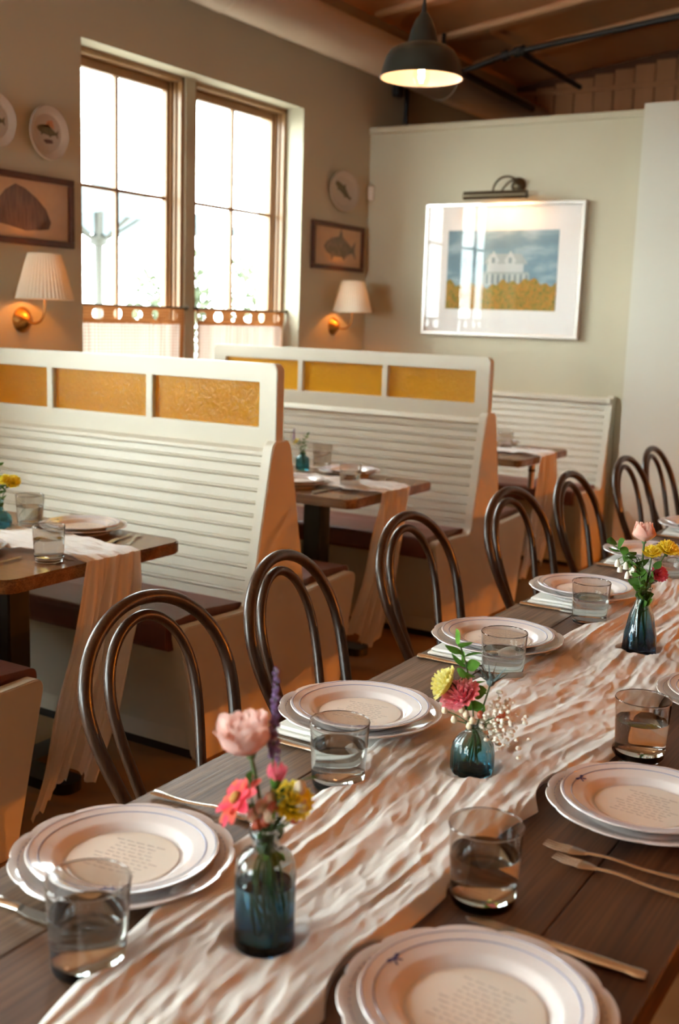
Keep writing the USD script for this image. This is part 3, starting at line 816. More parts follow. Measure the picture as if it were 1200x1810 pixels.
PXE = -2.20
BYS = (1.545, 3.225, 5.035)
b0 = booth('cream booth seat end cut off by the lower left edge of the photo', (PXE, BYS[0], 0))
dup(b0, 'booth_bench', 'nearest whole cream booth with amber glass panes, behind the first two chairs', 'booth', (PXE, BYS[1], 0))
dup(b0, 'booth_bench', 'middle cream booth with amber glass panes, behind the second laid booth table', 'booth', (PXE, BYS[2], 0))
booth('cream booth bench without glass, against the back wall under the large photograph', (PXE, BY - 0.001, 0), single=True, glazed=False, length=1.72)

# ------------------------------------------------------------------ booth tables
TZ = 0.76


def booth_table(label, loc):
    t = thing('booth_table', label, 'table', loc)
    top = rrect(-1.35, -0.375, 0.0, 0.375, 0.055)
    part('tabletop', cat(T(extrude(top.buffer(-0.005), 0.040, 'z'), (0, 0, TZ - 0.040)), T(extrude(top, 0.030, 'z'), (0, 0, TZ - 0.035))), booth_wood, t)
    for x in (-0.40, -1.0):
        part('column', bx(x - 0.045, x + 0.045, -0.045, 0.045, 0.03, TZ - 0.045, 0.006), black_metal, t)
        part('foot', cat(T(extrude(rrect(x - 0.05, -0.33, x + 0.05, 0.33, 0.045), 0.035, 'z'), (0, 0, 0)), T(extrude(rrect(x - 0.28, -0.05, x + 0.28, 0.05, 0.045), 0.034, 'z'), (0, 0, 0))), black_metal, t)
        part('mounting_plate', bx(x - 0.12, x + 0.12, -0.25, 0.25, TZ - 0.048, TZ - 0.0401), black_metal, t)
    part('brace_post', tube([(-0.20, 0.30, 0.515), (-0.20, 0.30, TZ - 0.0401)], 0.019, 16), steel, t, 40, label='pale steel bracket post')
    part('post_collar', lathe([(0.019, .615), (.0215, .617), (.0215, .630), (.019, .632)], 18), black_metal, t, 40)
    c = UsdGeom.Mesh(stage.GetPrimAtPath(str(t.GetPath()) + '/post_collar')); c.AddTranslateOp().Set(Gf.Vec3d(-0.20, 0.30, 0))
    return t


TX = -2.245
TYS = (2.375, 4.165, 5.93)
tb = booth_table('wooden booth table at the left edge, in front of the nearest full booth', (TX, TYS[0], 0))
dup(tb, 'booth_table', 'wooden booth table in the middle booth, behind the second and third chairs', 'table', (TX, TYS[1], 0))
dup(tb, 'booth_table', 'wooden booth table farthest back, before the bench on the back wall', 'table', (TX, TYS[2], 0))


def drape_runner(label, yc, w, sway, seed, zend=0.10):
    """gauze runner along a booth table, falling over its end."""
    ns, nv = 190, 80
    top = 1.15; R = 0.012
    total = top + (TZ - zend)
    P = np.zeros((ns, nv, 3))
    s = np.linspace(0, 1, ns)
    v = np.linspace(-1, 1, nv)
    for i, q in enumerate(s):
        dist = q * total
        fall = max(0.0, dist - top)
        k = fall / (TZ - zend)
        half = w / 2 * (1 + 0.10 * k) * (1 + .05 * math.sin(dist * 9 + seed))
        off = sway * k ** 1.2
        yy = yc + off + half * v + 0.006 * np.sin(dist * 17 + v * 4 + seed)
        n1 = meshkit.fbm(np.stack([v * 6.0 + seed, np.full(nv, dist * 2.2), np.zeros(nv)], -1), 3, seed)
        n2 = meshkit.noise(np.stack([v * 14.0, np.full(nv, dist * (22 if fall == 0 else 1.5)), np.zeros(nv)], -1), seed + 3)
        bump = 0.020 * n1 + 0.013 * n2
        if fall <= 0:
            P[i, :, 0] = TX + 0.006 - top + dist; P[i, :, 1] = yy; P[i, :, 2] = TZ + 0.002 + bump * 0.8
        else:
            wave = (0.016 * np.sin(v * 12 + seed + 2.5 * n1) + 0.007 * np.sin(v * 31 + seed * 2 + 3 * n1)) * min(1, .25 + k * 3) + bump
            P[i, :, 0] = TX + 0.008 + wave - 0.05 * k * k
            P[i, :, 1] = yy
            hem = 0.05 * np.sin(v * 2.5 + seed) * k + 0.03 * k * (n2 - .5)
            P[i, :, 2] = TZ + 0.004 + bump * 0.5 * (1 - k) - fall + hem
    split = int(ns * top / total) + 1
    t = thing('gauze_runner', label, 'table runner', (0, 0, 0))
    part('laid_cloth', grid(P[:split]), gauze, t, True)
    part('hanging_cloth', grid(P[split - 1:]), gauze_sheer, t, True)
    return t


drape_runner('sheer gauze runner hanging off the end of the left booth table', 2.395, 0.235, -0.17, 1, 0.08)
drape_runner('sheer gauze runner hanging off the end of the middle booth table', 4.115, 0.245, -0.13, 4, 0.14)
drape_runner('sheer gauze runner hanging off the end of the farthest booth table', 5.90, 0.25, -0.06, 7, 0.12)

# ------------------------------------------------------------------ long table
LX0, LX1, LY0, LY1 = -1.063, -0.272, 0.30, 6.0
t = thing('long_table', 'long rustic plank table laid for a meal, running down the right side', 'table', (0, 0, 0))
edges = [LX0, -0.905, -0.742, -0.578, -0.415, LX1]
for i in range(5):
    a, b = edges[i], edges[i + 1]
    part('plank', bx(a + (0 if i == 0 else .0009), b - (0 if i == 4 else .0009), LY0, LY1, TZ - 0.045 - 0.001 * (i % 2), TZ, 0.0012), table_woods[(0, 1, 1, 2, 2)[i]], t)
for x in (LX0 + .06, LX1 - .10):
    part('apron', bx(x, x + 0.03, LY0 + .15, LY1 - .15, TZ - 0.13, TZ - 0.046, .003), table_woods[1], t)
for y in (0.6, 2.9, 5.6):
    for x in (LX0 + .10, LX1 - .19):
        part('leg', bx(x, x + 0.085, y - 0.042, y + 0.042, 0, TZ - 0.046, 0.006), table_woods[1], t)
    part('crossbar', bx(LX0 + .18, LX1 - .18, y - .025, y + .025, 0.12, 0.19, 0.004), table_woods[1], t)

# gauze runner down the long table: long folds with fine crinkle
ys = [0.31]
while ys[-1] < 5.97: ys.append(ys[-1] + 0.0042 + 0.0035 * max(0, ys[-1] - 1.2))
ys = np.array(ys); nx = 150
us = np.linspace(0, 1, nx)
xl = -0.850 + 0.085 * np.clip((1.02 - ys) / 0.32, 0, 1) + 0.020 * np.sin(ys * 2.3 + 0.6) + 0.012 * np.sin(ys * 6.1) + 0.006 * np.sin(ys * 15)
xr = -0.535 + 0.018 * np.sin(ys * 2.9 + 2) + 0.012 * np.sin(ys * 7.3 + 1) + 0.006 * np.sin(ys * 17)
X = xl[:, None] + (xr - xl)[:, None] * us[None]
Y = np.repeat(ys[:, None], nx, 1)
wob = 0.028 * np.sin(Y * 3.1 + X * 4) + 0.014 * np.sin(Y * 7.7 + 1.3)


def ridge(fx, fy, seed, det=2):
    n = meshkit.fbm(np.stack([(X + wob) * fx, Y * fy, 0 * X + seed], -1), det, seed)
    return 1 - np.abs(2 * n - 1)


skew = Y + (X + 0.7) * 0.8
cr = meshkit.fbm(np.stack([(X + wob) * 62, skew * 24, 0 * X], -1), 2, 31)
cr2 = 1 - np.abs(2 * meshkit.fbm(np.stack([(X + wob) * 45 + 3, skew * 17, 0 * X], -1), 2, 43) - 1)
edge = np.clip(np.minimum(us, 1 - us) / 0.06, 0, 1)[None] ** 0.6
H = 0.0095 * ridge(13, 0.8, 11) ** 1.5 + 0.0055 * ridge(29, 1.8, 21) ** 1.6 + 0.0030 * ridge(48, 7.5, 51) + 0.0028 * cr + 0.0022 * cr2 ** 2
flat_spots = [(-0.673, 0.973, .05), (-0.687, 1.570, .05), (-0.664, 2.402, .05)]
for (fx, fy, fr) in flat_spots:
    dd = np.hypot(X - fx, Y - fy)
    kk = np.clip((dd - 0.034) / 0.018, 0, 1); H = H * kk + 0.003 * (1 - kk)
for (gx, gy) in ((-0.815, .83), (-.844, 1.41), (-.84, 2.04), (-.845, 2.595), (-.83, 3.17), (-.507, 1.215), (-.485, 1.81), (-.487, 2.41), (-.411, .985), (-.411, 1.58)):
    rr_ = 0.06 if gx > -.45 or True else .05
    dd = np.hypot(X - gx, Y - gy); lim = 0.158 if gx > -.45 else 0.046
    push = np.clip(lim - dd, 0, None)
    sgn = 1 if gx < -.67 else -1
    X = X + sgn * push * 1.1
Z = TZ + 0.0025 + H * (0.25 + 0.75 * edge)
runner = thing('table_runner', 'long crinkled ivory gauze runner down the middle of the long plank table', 'table runner', (0, 0, 0))
part('cloth', grid(np.stack([X, Y, Z], -1)[:, ::-1]), gauze, runner, True)

# ------------------------------------------------------------------ bentwood chairs
def loop(a, b, z0, w, zs, dx, lean, n=40, m=16):
    th = np.linspace(0, PI, n)
    up = np.c_[a * np.cos(th), z0 + b * np.sin(th)]
    q = np.linspace(0, 1, m)[1:]; sm = q * q * (3 - 2 * q)
    low = np.c_[a + (w - a) * (.5 * sm + .5 * q ** 1.6), z0 + (zs - z0) * q]
    u = np.r_[low[::-1], up, low * [-1, 1]]
    return np.c_[dx - math.tan(lean) * (u[:, 1] - 0.46), u[:, 0], u[:, 1]]


def make_chair(label, loc, rz):
    t = thing('bentwood_chair', label, 'chair', loc, rz, group=None)
    bow = loop(.218, .184, .717, .152, .46, 0.0, .326)
    legL = [(-0.006, .150, .40), (-0.03, .150, .25), (-0.085, .155, .0)]
    legR = [(x, -y, z) for x, y, z in legL]
    bow = np.vstack([legL[::-1], bow, legR])
    bow = bow[np.r_[True, np.linalg.norm(np.diff(bow, axis=0), axis=1) > 1e-4]]
    part('back_bow', tube(spline(bow, 110), 0.0142, 14), chair_wood, t, 50)
    inner = loop(.128, .150, .713, .082, .455, -0.047, .250)
    part('inner_bow', tube(spline(inner, 80), 0.0118, 12), chair_wood, t, 50)
    sx = 0.185
    part('seat_ring', lathe([(.150, .432), (.196, .432), (.204, .440), (.204, .458), (.196, .466), (.150, .466)], 44), chair_wood, t, 40)
    part('seat', lathe([(0, .450), (.10, .452), (.150, .462), (.165, .468), (.165, .446), (0, .440)], 44), chair_wood, t, 40)
    for nm in ('seat_ring', 'seat'):
        UsdGeom.Mesh(stage.GetPrimAtPath(str(t.GetPath()) + '/' + nm)).AddTranslateOp().Set(Gf.Vec3d(sx, 0, 0))
    for s in (-1, 1):
        part('front_leg', tube(spline([(sx + .135, s * .13, .435), (sx + .15, s * .145, .22), (sx + .175, s * .165, 0)], 14), np.linspace(.017, .012, 14), 12), chair_wood, t, 50)
    part('leg_ring', tube([(sx - .055 + .155 * math.cos(k), .155 * math.sin(k), .225) for k in np.linspace(0, 2 * PI, 44, False)], .009, 10, closed=True), chair_wood, t, 50)
    return t


CH = [(-1.345, 1.690, 0.0), (-1.360, 2.218, 0.115), (-1.390, 2.915, -.03), (-1.360, 3.617, -.10), (-1.345, 4.197, -.013), (-1.343, 4.909, -.025), (-1.37, 5.43, 0.0)]
ordn = ['first', 'second', 'third', 'fourth', 'fifth', 'sixth', 'seventh']
c0 = None
for i, (x, y, a) in enumerate(CH):
    lab = 'dark bentwood loop-back chair, %s from the camera along the long table' % ordn[i]
    if i == 0: c0 = make_chair(lab, (x, y, 0), a)
    else: dup(c0, 'bentwood_chair', lab, 'chair', (x, y, 0), a)
for i, y in enumerate((1.02, 1.62)):  # mostly out of view; they darken the floor beside the table
    dup(c0, 'bentwood_chair', 'dark bentwood chair opposite the others, mostly out of view, shading the floor, %s from the camera' % ordn[i], 'chair', (0.115, y, 0), PI)
for p in stage.GetPrimAtPath('/World').GetChildren():
    if p.GetName().startswith('bentwood_chair'): tag(p, group='bentwood chairs along the long table')

# ------------------------------------------------------------------ tableware
def scallop(TH, R, Z):
    w = np.clip((R - 0.118) / 0.026, 0, 1)
    k = np.abs(np.sin(TH * 6)) ** 0.55
    return R * (1 + w * (0.026 * k - 0.018)), Z + w * 0.0012 * k


def make_charger(label, loc, rz):
    t = thing('charger_plate', label, 'plate', loc, rz)
    pr = [(0, 0.003), (0.078, 0.003), (0.082, 0.0), (0.090, 0.0), (0.092, 0.004), (0.112, 0.010), (0.134, 0.0185), (0.1445, 0.0215), (0.1455, 0.0228), (0.1445, 0.0242), (0.138, 0.0236), (0.132, 0.0218), (0.110, 0.0130), (0.096, 0.0085), (0.088, 0.0062), (0, 0.0062)]
    part('plate_body', lathe(pr, 144, scallop), china, t, 40)
    part('blue_line', lathe([(0.1315, 0.0217), (0.1322, 0.0223), (0.1334, 0.0227), (0.1338, 0.0222)], 72), china_blue, t, 40)
    return t


def bow_shape():
    p = unary_union([Polygon([(0, 0), (.006, .0045), (.010, .0040), (.0105, .0005), (.006, -.0005)]), Polygon([(0, 0), (-.006, .0045), (-.010, .0040), (-.0105, .0005), (-.006, -.0005)]),
                     Point(0, 0).buffer(.0018), Polygon([(0, 0), (.005, -.007), (.0072, -.006), (.001, .0005)]), Polygon([(0, 0), (-.004, -.008), (-.0065, -.0072), (-.001, .0005)])])
    return p


def make_plate(label, loc, rz):
    t = thing('dinner_plate', label, 'plate', loc, rz)
    pr = [(0, 0.003), (0.066, 0.003), (0.070, 0.0), (0.077, 0.0), (0.080, 0.004), (0.088, 0.0125), (0.110, 0.0185), (0.1225, 0.0215), (0.1245, 0.0228), (0.1235, 0.0243), (0.119, 0.0238), (0.108, 0.0208), (0.092, 0.0168), (0.0865, 0.0148), (0.081, 0.0082), (0.075, 0.0062), (0, 0.0062)]
    part('plate_body', lathe(pr, 96), china, t, 40)
    part('blue_line', lathe([(0.1066, 0.0205), (0.1070, 0.0211), (0.1083, 0.0215), (0.1087, 0.0211)], 96), china_blue, t, 40)
    part('blue_line', lathe([(0.1196, 0.0240), (0.1198, 0.0244), (0.1206, 0.0246), (0.1208, 0.0242)], 96), china_blue, t, 40)
    b = trimesh.creation.extrude_polygon(bow_shape(), 0.0004, engine='earcut')
    b.apply_transform(trimesh.transformations.euler_matrix(0.22, 0, PI / 2)); b.apply_translation((-0.105, 0, 0.0205))
    part('blue_bow', b, china_navy, t)
    return t


def make_card(label, loc, rz):
    t = thing('menu_card', label, 'menu card', loc, rz)
    part('card_disc', lathe([(0, 0), (0.0725, 0), (0.0725, 0.0009), (0, 0.0009)], 64), card, t, 30)
    rr = random.Random(5); ms = []
    for k in range(10):
        y = 0.042 - k * 0.0088
        hw = min(0.046, math.sqrt(max(0.0009, 0.062 ** 2 - y * y))) * rr.uniform(0.6, 0.95)
        x = -hw
        while x < hw:
            wlen = rr.uniform(0.006, 0.014)
            n = max(4, int(wlen / 0.0009)); pts = []
            for j in range(n):
                amp = 0.0016 if j % 2 else -0.0004
                if j == 1: amp = 0.0028
                pts.append((x + j * wlen / n + 0.0003 * (j % 2), y + amp))
            from shapely.geometry import LineString
            g = LineString(pts).buffer(0.00022, quad_segs=1).simplify(0.0001)
            if g.geom_type == 'Polygon': ms.append(trimesh.creation.extrude_polygon(g, 0.0002, engine='earcut'))
            x += wlen + 0.003
    part('handwriting', T(cat(*ms), (0, 0, 0.0009)), ink, t, kind='stuff')
    return t


SIDE_L = 'window side of the long table'
SIDE_R = 'aisle side of the long table'
places = []
for i, (x, y) in enumerate([(-.932, 1.020), (-.938, 1.640), (-.929, 2.225), (-.930, 2.800), (-.928, 3.405), (-.925, 4.010)]):
    places.append((x, y, TZ + (0.016 if i else 0.0), 0.3 * i + .2, '%s from the camera along the chair side' % ordn[i], PI / 2 * 0 + 0.0, 'L'))
for i, (x, y) in enumerate([(-.411, .985), (-.411, 1.585), (-.411, 2.18)]):
    places.append((x, y, TZ, 0.25, '%s along the side opposite the chairs' % ordn[i], PI, 'R'))
for nm, (x, y), lab in (('a', (-2.590, 2.640), 'far place of the left booth table'), ('b', (-2.635, 2.165), 'near place of the left booth table, cut by the photo edge'), ('c', (-2.640, 4.430), 'far place of the middle booth table'),
                        ('d', (-2.640, 3.985), 'near place of the middle booth table'), ('e', (-2.66, 6.170), 'on the farthest booth table')):
    places.append((x, y, TZ, 0.1, lab, 0, 'B'))
ch0 = pl0 = cd0 = None
for (x, y, z, rz, lab, _, sd) in places:
    clab, plab, mlab = 'white scalloped charger plate, ' + lab, 'white blue-lined dinner plate, ' + lab, 'round cream menu card, ' + lab
    face = {'L': 0.15, 'R': -0.05, 'B': 0.0}[sd]
    if ch0 is None:
        ch0 = make_charger(clab, (x, y, z), rz); pl0 = make_plate(plab, (x, y, z + 0.0085), 2.14); cd0 = make_card(mlab, (x, y, z + 0.0150), face)
    else:
        dup(ch0, 'charger_plate', clab, 'plate', (x, y, z), rz)
        pb = {'L': 2.14, 'R': -0.12, 'B': rz}[sd]
        dup(pl0, 'dinner_plate', plab, 'plate', (x, y, z + 0.0085), pb)
        dup(cd0, 'menu_card', mlab, 'menu card', (x, y, z + 0.0150), face)

# napkins folded under the chargers of the chair side
nk0 = None
for i in range(1, 6):
    x, y = places[i][0], places[i][1]
    lab = 'folded white napkin under the charger, %s place from the camera along the chairs' % ordn[i]
    if nk0 is None:
        nk0 = thing('napkin', lab, 'napkin', (x, y, TZ), 0)
        part('lower_fold', bx(-.118, .11, -.11, .08, 0.0005, 0.0075, 0.003), napkin_mat, nk0, 30)
        part('upper_fold', bx(-.112, .105, -.104, .07, 0.0080, 0.0155, 0.003), napkin_mat, nk0, 30)
    else:
        dup(nk0, 'napkin', lab, 'napkin', (x, y, TZ), 0.03 * (i - 2))

# cutlery
def make_knife(label, loc, rz):
    t = thing('table_knife', label, 'knife', loc, rz)
    n = 26; xs = np.linspace(-.112, 0.0, n)
    wv = 0.0065 + 0.0022 * np.sin((xs + .112) / .112 * PI) ** 2 + 0.003 * np.exp(-((xs + .104) / .010) ** 2)
    P = np.array([[(x, w * math.cos(k), 0.0048 + 0.0045 * math.sin(k)) for k in np.linspace(0, 2 * PI, 12, False)] for x, w in zip(xs, wv)])
    part('handle', trimesh.convex.convex_hull(P.reshape(-1, 3)) if False else tubeish(P), silver, t, 40)
    bl = smoothpoly([(-.004, -.006), (.02, -.010), (.085, -.010), (.112, .000), (.105, .007), (-.004, .006)], 0.002)
    part('blade', T(trimesh.creation.extrude_polygon(bl, 0.0016, engine='earcut'), (0, 0, 0.0035)), silver, t)
    return t


def tubeish(P):
    n, m = P.shape[:2]
    V = np.vstack([P.reshape(-1, 3), P[0].mean(0), P[-1].mean(0)])
    F = grid_faces(n, m, True)
    i = np.arange(m); j = (i + 1) % m
    F = np.vstack([F, np.stack([j, i, np.full(m, n * m)], 1), np.stack([(n - 1) * m + i, (n - 1) * m + j, np.full(m, n * m + 1)], 1)])
    g = trimesh.Trimesh(V, F, process=False); g.fix_normals(); return g


def make_fork(label, loc, rz):
    t = thing('table_fork', label, 'fork', loc, rz)
    xs = np.linspace(-.105, .04, 30)
    wv = 0.0038 + 0.0052 * np.exp(-((xs + .098) / .030) ** 2)
    zc = 0.003 + 0.004 * np.exp(-((xs - .01) / .035) ** 2) + 0.003 * np.exp(-((xs + .105) / .03) ** 2)
    P = np.array([[(x, w * math.cos(k), z + 0.0018 * math.sin(k)) for k in np.linspace(0, 2 * PI, 10, False)] for x, w, z in zip(xs, wv, zc)])
    part('handle', tubeish(P), silver, t, 40)
    xs = np.linspace(.036, .062, 9)
    wv = 0.004 + 0.0085 * np.clip((xs - .036) / .018, 0, 1) ** .7
    P = np.array([[(x, w * math.cos(k), 0.0045 + (x - .036) * -.02 + 0.0013 * math.sin(k)) for k in np.linspace(0, 2 * PI, 12, False)] for x, w in zip(xs, wv)])
    hd = part('head', tubeish(P), silver, t, 40)
    for s in (-1.5, -.5, .5, 1.5):
        part('tine', tube([(.060, s * .0064, .0042), (.080, s * .0064, .0034), (.098, s * .0058, .0062)], [.0016, .0014, .0006], 6), silver, hd, 40)
    return t


k0 = f0 = None
for i in range(6):
    x, y = places[i][0], places[i][1]
    kl = 'silver knife at the %s place from the camera along the chair side' % ordn[i]
    fl = 'silver fork beyond the %s plate from the camera along the chair side' % ordn[i]
    kp = (-.940 if i else -.960, y - (0.140 if i else .150), TZ + 0.0); fp = (-.945, y + 0.205 - (0.03 if i else 0), TZ)
    if k0 is None: k0, f0 = make_knife(kl, kp, 0.06), make_fork(fl, fp, 0.10)
    else:
        dup(k0, 'table_knife', kl, 'knife', kp, 0.0); dup(f0, 'table_fork', fl, 'fork', fp, 0.05)
for i in (0, 1):
    y = places[6 + i][1]
    dup(k0, 'table_knife', 'knife beyond the %s plate on the side opposite the chairs' % ordn[i], 'knife', (-.395, y + 0.178, TZ), PI)
dup(f0, 'table_fork', 'fork close to the runner side of the second plate opposite the chairs', 'fork', (-.400, 1.410, TZ), PI + .04)
dup(f0, 'table_fork', 'fork lying between the two big plates opposite the chairs', 'fork', (-.375, 1.372, TZ), PI - .05)
dup(f0, 'table_fork', 'fork beside the far plate of the left booth table', 'fork', (-2.365, 2.64, TZ), PI / 2 + .5)
dup(k0, 'table_knife', 'knife beside the far plate of the left booth table', 'knife', (-2.400, 2.60, TZ), PI / 2 + .3)
dup(k0, 'table_knife', 'knife lying by the near plate of the left booth table', 'knife', (-2.425, 2.13, TZ), PI / 2 + 0.1)
dup(f0, 'table_fork', 'fork beside the far plate of the middle booth table', 'fork', (-2.43, 4.40, TZ), PI / 2 + .2)
dup(k0, 'table_knife', 'knife by the near plate of the middle booth table', 'knife', (-2.46, 3.95, TZ), PI / 2)

# water tumblers
def make_tumbler(label, loc, rz):
    t = thing('water_tumbler', label, 'glass', loc, rz)
    pr = [(0, 0.0), (0.034, 0.0), (0.0385, 0.0015), (0.0410, 0.006), (0.0468, 0.102), (0.0474, 0.104), (0.0466, 0.1055), (0.0456, 0.104), (0.0396, 0.014), (0.036, 0.0115), (0, 0.0110)]
    part('glass_wall', lathe(pr, 72), glass, t, 40)
    r = lambda z: 0.0396 + (z - 0.014) / 0.09 * 0.0060 + 0.0001
    part('water', lathe([(0, 0.0112), (0.036, 0.0117), (r(.014), 0.0141), (r(.04), .04), (r(0.066), 0.066), (r(.067), 0.0672), (0.041, 0.0660), (0, 0.0658)], 72), water, t, 40)
    return t


tl = [((-0.812, 0.832), 'nearest water tumbler, beside the first plate on the chair side'), ((-.843, 1.412), 'water tumbler beside the second plate on the chair side, behind the pink rose'),
      ((-.838, 2.043), 'water tumbler beside the third plate on the chair side'), ((-.845, 2.595), 'water tumbler beside the fourth plate on the chair side'), ((-.815, 3.175), 'water tumbler half hidden behind the flared blue vase'),
      ((-.507, 1.215), 'water tumbler between the runner and the nearest right-hand plate'), ((-.485, 1.810), 'water tumbler above the second right-hand plate'), ((-.487, 2.41), 'water tumbler at the right edge of the photo'),
      ((-2.345, 2.255), 'water tumbler at the end of the left booth table'), ((-2.79, 2.600), 'water tumbler by the teal ball vase on the left booth table'), ((-2.42, 4.07), 'water tumbler at the end of the middle booth table'),
      ((-2.90, 4.60), 'water tumbler behind the flowers on the middle booth table'), ((-2.50, 5.93), 'water tumbler on the farthest booth table')]
g0 = None
for i, ((x, y), lab) in enumerate(tl):
    if g0 is None: g0 = make_tumbler(lab, (x, y, TZ), 0)
    else: dup(g0, 'water_tumbler', lab, 'glass', (x, y, TZ), 0.2 * i)

# ------------------------------------------------------------------ vases
RUN = TZ + 0.0055


def vase_from(profile, label, loc, mt, n=56, mod=None, wl=None, rz=0.0):
    t = thing('bud_vase', label, 'vase', loc, rz)
    part('glass_wall', lathe(profile, n, mod), mt, t, 40)
    return t


APO = [(0, 0.0), (0.031, 0.0), (0.0345, 0.003), (0.0350, 0.008), (0.0350, 0.092), (0.0335, 0.103), (0.0280, 0.112), (0.0190, 0.117), (0.0160, 0.120), (0.0155, 0.132), (0.0190, 0.134), (0.0205, 0.139), (0.0190, 0.144), (0.0150, 0.145),
       (0.0128, 0.142), (0.0128, 0.120), (0.016, 0.115), (0.026, 0.109), (0.0315, 0.101), (0.0328, 0.091), (0.0328, 0.014), (0.029, 0.010), (0, 0.011)]
V1, V2, V3 = (-.673, .973, RUN), (-.687, 1.570, RUN), (-.664, 2.402, RUN)
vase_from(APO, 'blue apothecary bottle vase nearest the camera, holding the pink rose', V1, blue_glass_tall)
w = thing('vase_water', 'water standing in the nearest blue bottle vase', 'water', V1)
part('water_body', lathe([(0, .0112), (.029, .0104), (.0329, .0142), (.0329, .078), (0, .0775)], 48), water, w, 40)


def ribs(n, amp, twist=0.0):
    def f(TH, R, Z):
        k = np.cos(n * (TH + twist * Z / 0.1))
        wgt = np.clip((R - .012) / .02, 0, 1)
        return R + amp * wgt * k, Z
    return f


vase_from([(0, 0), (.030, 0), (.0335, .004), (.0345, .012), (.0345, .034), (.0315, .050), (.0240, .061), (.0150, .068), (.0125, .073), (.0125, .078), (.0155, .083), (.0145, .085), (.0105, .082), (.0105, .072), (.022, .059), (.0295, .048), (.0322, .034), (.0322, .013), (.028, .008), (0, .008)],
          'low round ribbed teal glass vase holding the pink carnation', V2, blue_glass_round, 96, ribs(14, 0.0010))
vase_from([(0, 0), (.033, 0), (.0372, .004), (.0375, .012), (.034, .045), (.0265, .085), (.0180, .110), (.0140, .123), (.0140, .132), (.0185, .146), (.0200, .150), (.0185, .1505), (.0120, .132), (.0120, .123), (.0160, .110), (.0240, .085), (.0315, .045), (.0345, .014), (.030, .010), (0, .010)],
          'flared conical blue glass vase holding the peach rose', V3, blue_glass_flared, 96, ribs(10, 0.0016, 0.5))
V4, V5 = (-2.789, 2.470, TZ + .004), (-2.880, 4.395, TZ + .004)
vase_from([(0, 0), (.022, 0), (.034, .012), (.039, .030), (.036, .048), (.024, .060), (.014, .066), (.011, .075), (.011, .092), (.015, .102), (.012, .104), (.009, .092), (.009, .074), (.021, .059), (.033, .047), (.036, .030), (.031, .013), (.02, .005), (0, .005)],
          'teal ball shaped vase on the left booth table', V4, teal_glass, 40)
vase_from([(0, 0), (.030, 0), (.034, .004), (.034, .052), (.028, .062), (.017, .068), (.015, .075), (.018, .082), (.015, .083), (.012, .075), (.013, .068), (.025, .060), (.031, .051), (.031, .008), (0, .006)],
          'small teal vase on the middle booth table', V5, teal_glass, 40)

# ------------------------------------------------------------------ flowers
def frame(d, spin=0.0):
    d = np.array(d, float); d /= np.linalg.norm(d)
    a = np.array([1.0, 0, 0]) if abs(d[0]) < .9 else np.array([0, 1.0, 0])
    u = np.cross(a, d); u /= np.linalg.norm(u); v = np.cross(d, u)
    c, s = math.cos(spin), math.sin(spin)
    return np.stack([c * u + s * v, -s * u + c * v, d], 1)


def place(m, at, d, spin=0.0, s=1.0):
    m = m.copy(); m.vertices = m.vertices * s @ frame(d, spin).T + np.array(at); return m


def cup_petal(phi, span, r_of, h, seed, nu=9, nv=9, ruffle=0.0, notch=0.0, tilt=0.0):
    """petal on a surface of revolution: radius r_of(t) at height h*t."""
    rr = np.random.RandomState(seed); ph = rr.rand() * 9
    P = np.zeros((nu, nv, 3))
    for i, t in enumerate(np.linspace(0, 1, nu)):
        for j, v in enumerate(np.linspace(-1, 1, nv)):
            wd = span * (0.45 + 0.55 * math.sin(PI * min(1, .12 + t * .75))) * (1 - .12 * t)
            a = phi + v * wd
            hh = h * t * (1 - 0.16 * v * v * t - notch * (v * v) * t * t)
            r = r_of(t) + 0.0012 * v + ruffle * t * t * math.sin(v * 9 + ph)
            z = hh + ruffle * .8 * t * t * math.cos(v * 11 + ph * 2)
            P[i, j] = (r * math.cos(a), r * math.sin(a), z)
    return grid(P)


def flat_petal(phi, l, w, tilt, seed, r0=0.004, droop=0.0, nu=7, nv=5):
    P = np.zeros((nu, nv, 3))
    for i, t in enumerate(np.linspace(0, 1, nu)):
        for j, v in enumerate(np.linspace(-1, 1, nv)):
            ww = w * (math.sin(PI * (0.12 + 0.80 * t)) ** 0.7)
            q = r0 + l * t * math.cos(tilt); z = l * t * math.sin(tilt) - droop * t * t + 0.15 * w * v * v
            P[i, j] = (q * math.cos(phi) - v * ww * math.sin(phi), q * math.sin(phi) + v * ww * math.cos(phi), z)
    return grid(P)


def leaf_mesh(l, w, bend=0.3, fold=0.25):
    P = np.zeros((9, 5, 3))
    for i, t in enumerate(np.linspace(0, 1, 9)):
        for j, v in enumerate(np.linspace(-1, 1, 5)):
            ww = w * math.sin(PI * t ** 0.8) ** .8 if 0 < t < 1 else 0.0004
            P[i, j] = (v * ww, abs(v) * ww * fold + bend * l * t * t, l * t)
    return grid(P)


def stem_part(t, top, mouth, foot, r=0.0017, mt=None):
    """a stem from the foot in the vase through the mouth to the bloom."""
    part('stem', tube(spline([foot, np.array(mouth) * .97 + np.array(foot) * .03, np.array(top)], 18), r, 8), mt or stem_green, t, True)


